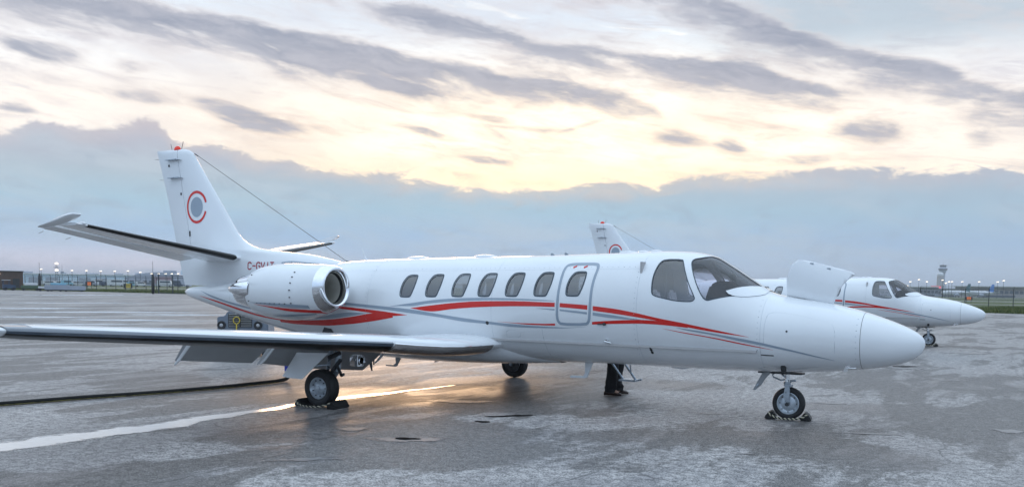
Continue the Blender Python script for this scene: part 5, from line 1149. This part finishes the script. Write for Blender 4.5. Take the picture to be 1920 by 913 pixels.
# foreground of the left fence
e = site('brick_shed', -30.7, 205, 'dark brown brick building cut by the left edge', 'building'); part('wall', brick, e, (-1.5, 4, 1.78), (10.6, 8, 3.56)); part('roof', darkm, e, (-1.5, 4, 3.62), (10.9, 8.4, .14)); part('wall_lamp', lampm, e, (-.35, -.15, 3.1), (.5, .2, .22), .04); part('door', darkm, e, (2.6, -.03, 1.1), (1.1, .08, 2.2))
e = site('baggage_tug', -30.32, 192, 'navy baggage tug parked in front of the brown building', 'tug', None, PI/2-1.4)
m = MB(); m.prism([(-1.0, .35), (1.0, .35), (1.0, .95), (.2, 1.05), (.1, 1.1), (-1.0, 1.1)], -.6, .6); m.build('body', navy, e, False, .04)
m = MB()
for x in (-.95, .05):
    for y in (-.55, .55): m.tube([(x, y, 1.1), (x, y, 1.85)], .04, 5)
o = m.build('cab_posts', navy, e); o['kind'] = 'stuff'; part('roof', offw, e, (-.45, 0, 1.88), (1.2, 1.25, .08)); part('cab_glass', dglass, e, (-.95, 0, 1.5), (.03, 1.0, .6))
for x in (-.65, .65):
    for y in (-.6, .6): m = MB(); m.rev([(0, -.1), (.26, -.1), (.28, 0), (.26, .1), (0, .1)], (x, y, .28), 'y', 14); m.build('wheel', tyre, e, True)
def cart_(az_, d, body, label, L, h0, h1, nm, cat):
    e = site(nm, az_, d, label, cat); part('deck', body, e, (0, 0, (h0+h1)/2), (L, 1.5, h1-h0), .03); part('frame', darkm, e, (0, 0, h0-.06), (L*.92, 1.3, .1)); m = MB(); m.tube([(L/2, 0, .4), (L/2+.9, 0, .35)], .04, 6); m.build('tow_bar', darkm, e)
    for x in (-L*.36, L*.36):
        for y in (-.6, .6): m = MB(); m.rev([(0, -.08), (.2, -.08), (.22, 0), (.2, .08), (0, .08)], (x, y, .22), 'y', 12); m.build('wheel', tyre, e, True)
    return e
e = cart_(-29.3, 188, green, 'green flat cart with a pale cover, next to the navy tug', 3.0, .45, .95, 'flat_cart', 'cart'); part('cover', offw, e, (.1, 0, 1.2), (2.2, 1.3, .5), .12)
cart_(-28.55, 184, offw, 'low white cart between the green cart and the grey trailers', 2.4, .5, .85, 'low_cart', 'cart')
e = cart_(-28.0, 181, fargrey, 'grey box trailer with a pale sloping lid, left of its twin', 3.9, .3, 1.15, 'box_trailer', 'trailer'); part('lid', teal, e, (.2, 0, 1.32), (2.6, 1.2, .34), .12)
cart_(-27.3, 180, fargrey, 'plain grey box trailer at the right end of the cart row', 4.6, .3, 1.05, 'box_trailer', 'trailer')
def sign_(az_, d, face, label, txt_w, z0, z1):
    e = site('taxiway_sign', az_, d, label, 'sign'); w = txt_w; part('frame', darkm, e, (0, 0, (z0+z1)/2), (w+.12, .18, z1-z0+.1)); part('face', face, e, (0, -.1, (z0+z1)/2), (w*.62, .06, z1-z0))
    for x in (-w*.35, w*.35): m = MB(); m.tube([(x, 0, 0), (x, 0, z0)], .05, 6); m.build('post', fenm, e)
    for x in (-.12, .12): part('symbol', darkm, e, (x*w, -.135, (z0+z1)/2), (.07*w, .02, (z1-z0)*.55))
sign_(-24.38, 200, signy, 'yellow taxiway sign with dark ends beyond the left fence', 1.5, .7, 1.5)
sign_(-26.4, 260, orange, 'small red and black sign beyond the left fence, near the carts', 1.5, .9, 1.7)
sign_(25.48, 250, orange, 'small orange sign seen through the right fence', 1.5, .75, 1.4)

# ------------------------------------------------------------------ air
hz = bpy.data.materials.new('haze'); hz.use_nodes = True; hn = hz.node_tree; hn.nodes.clear()
pv = hn.nodes.new('ShaderNodeVolumePrincipled'); pv.inputs['Color'].default_value = (.78, .86, .95, 1); pv.inputs['Density'].default_value = .00032; pv.inputs['Anisotropy'].default_value = .2
ho = hn.nodes.new('ShaderNodeOutputMaterial'); hn.links.new(pv.outputs[0], ho.inputs[1])
m = MB(); m.box((0, 0, 32), (19000, 19000, 66.)); tag(m.build('haze', hz), kind='stuff')
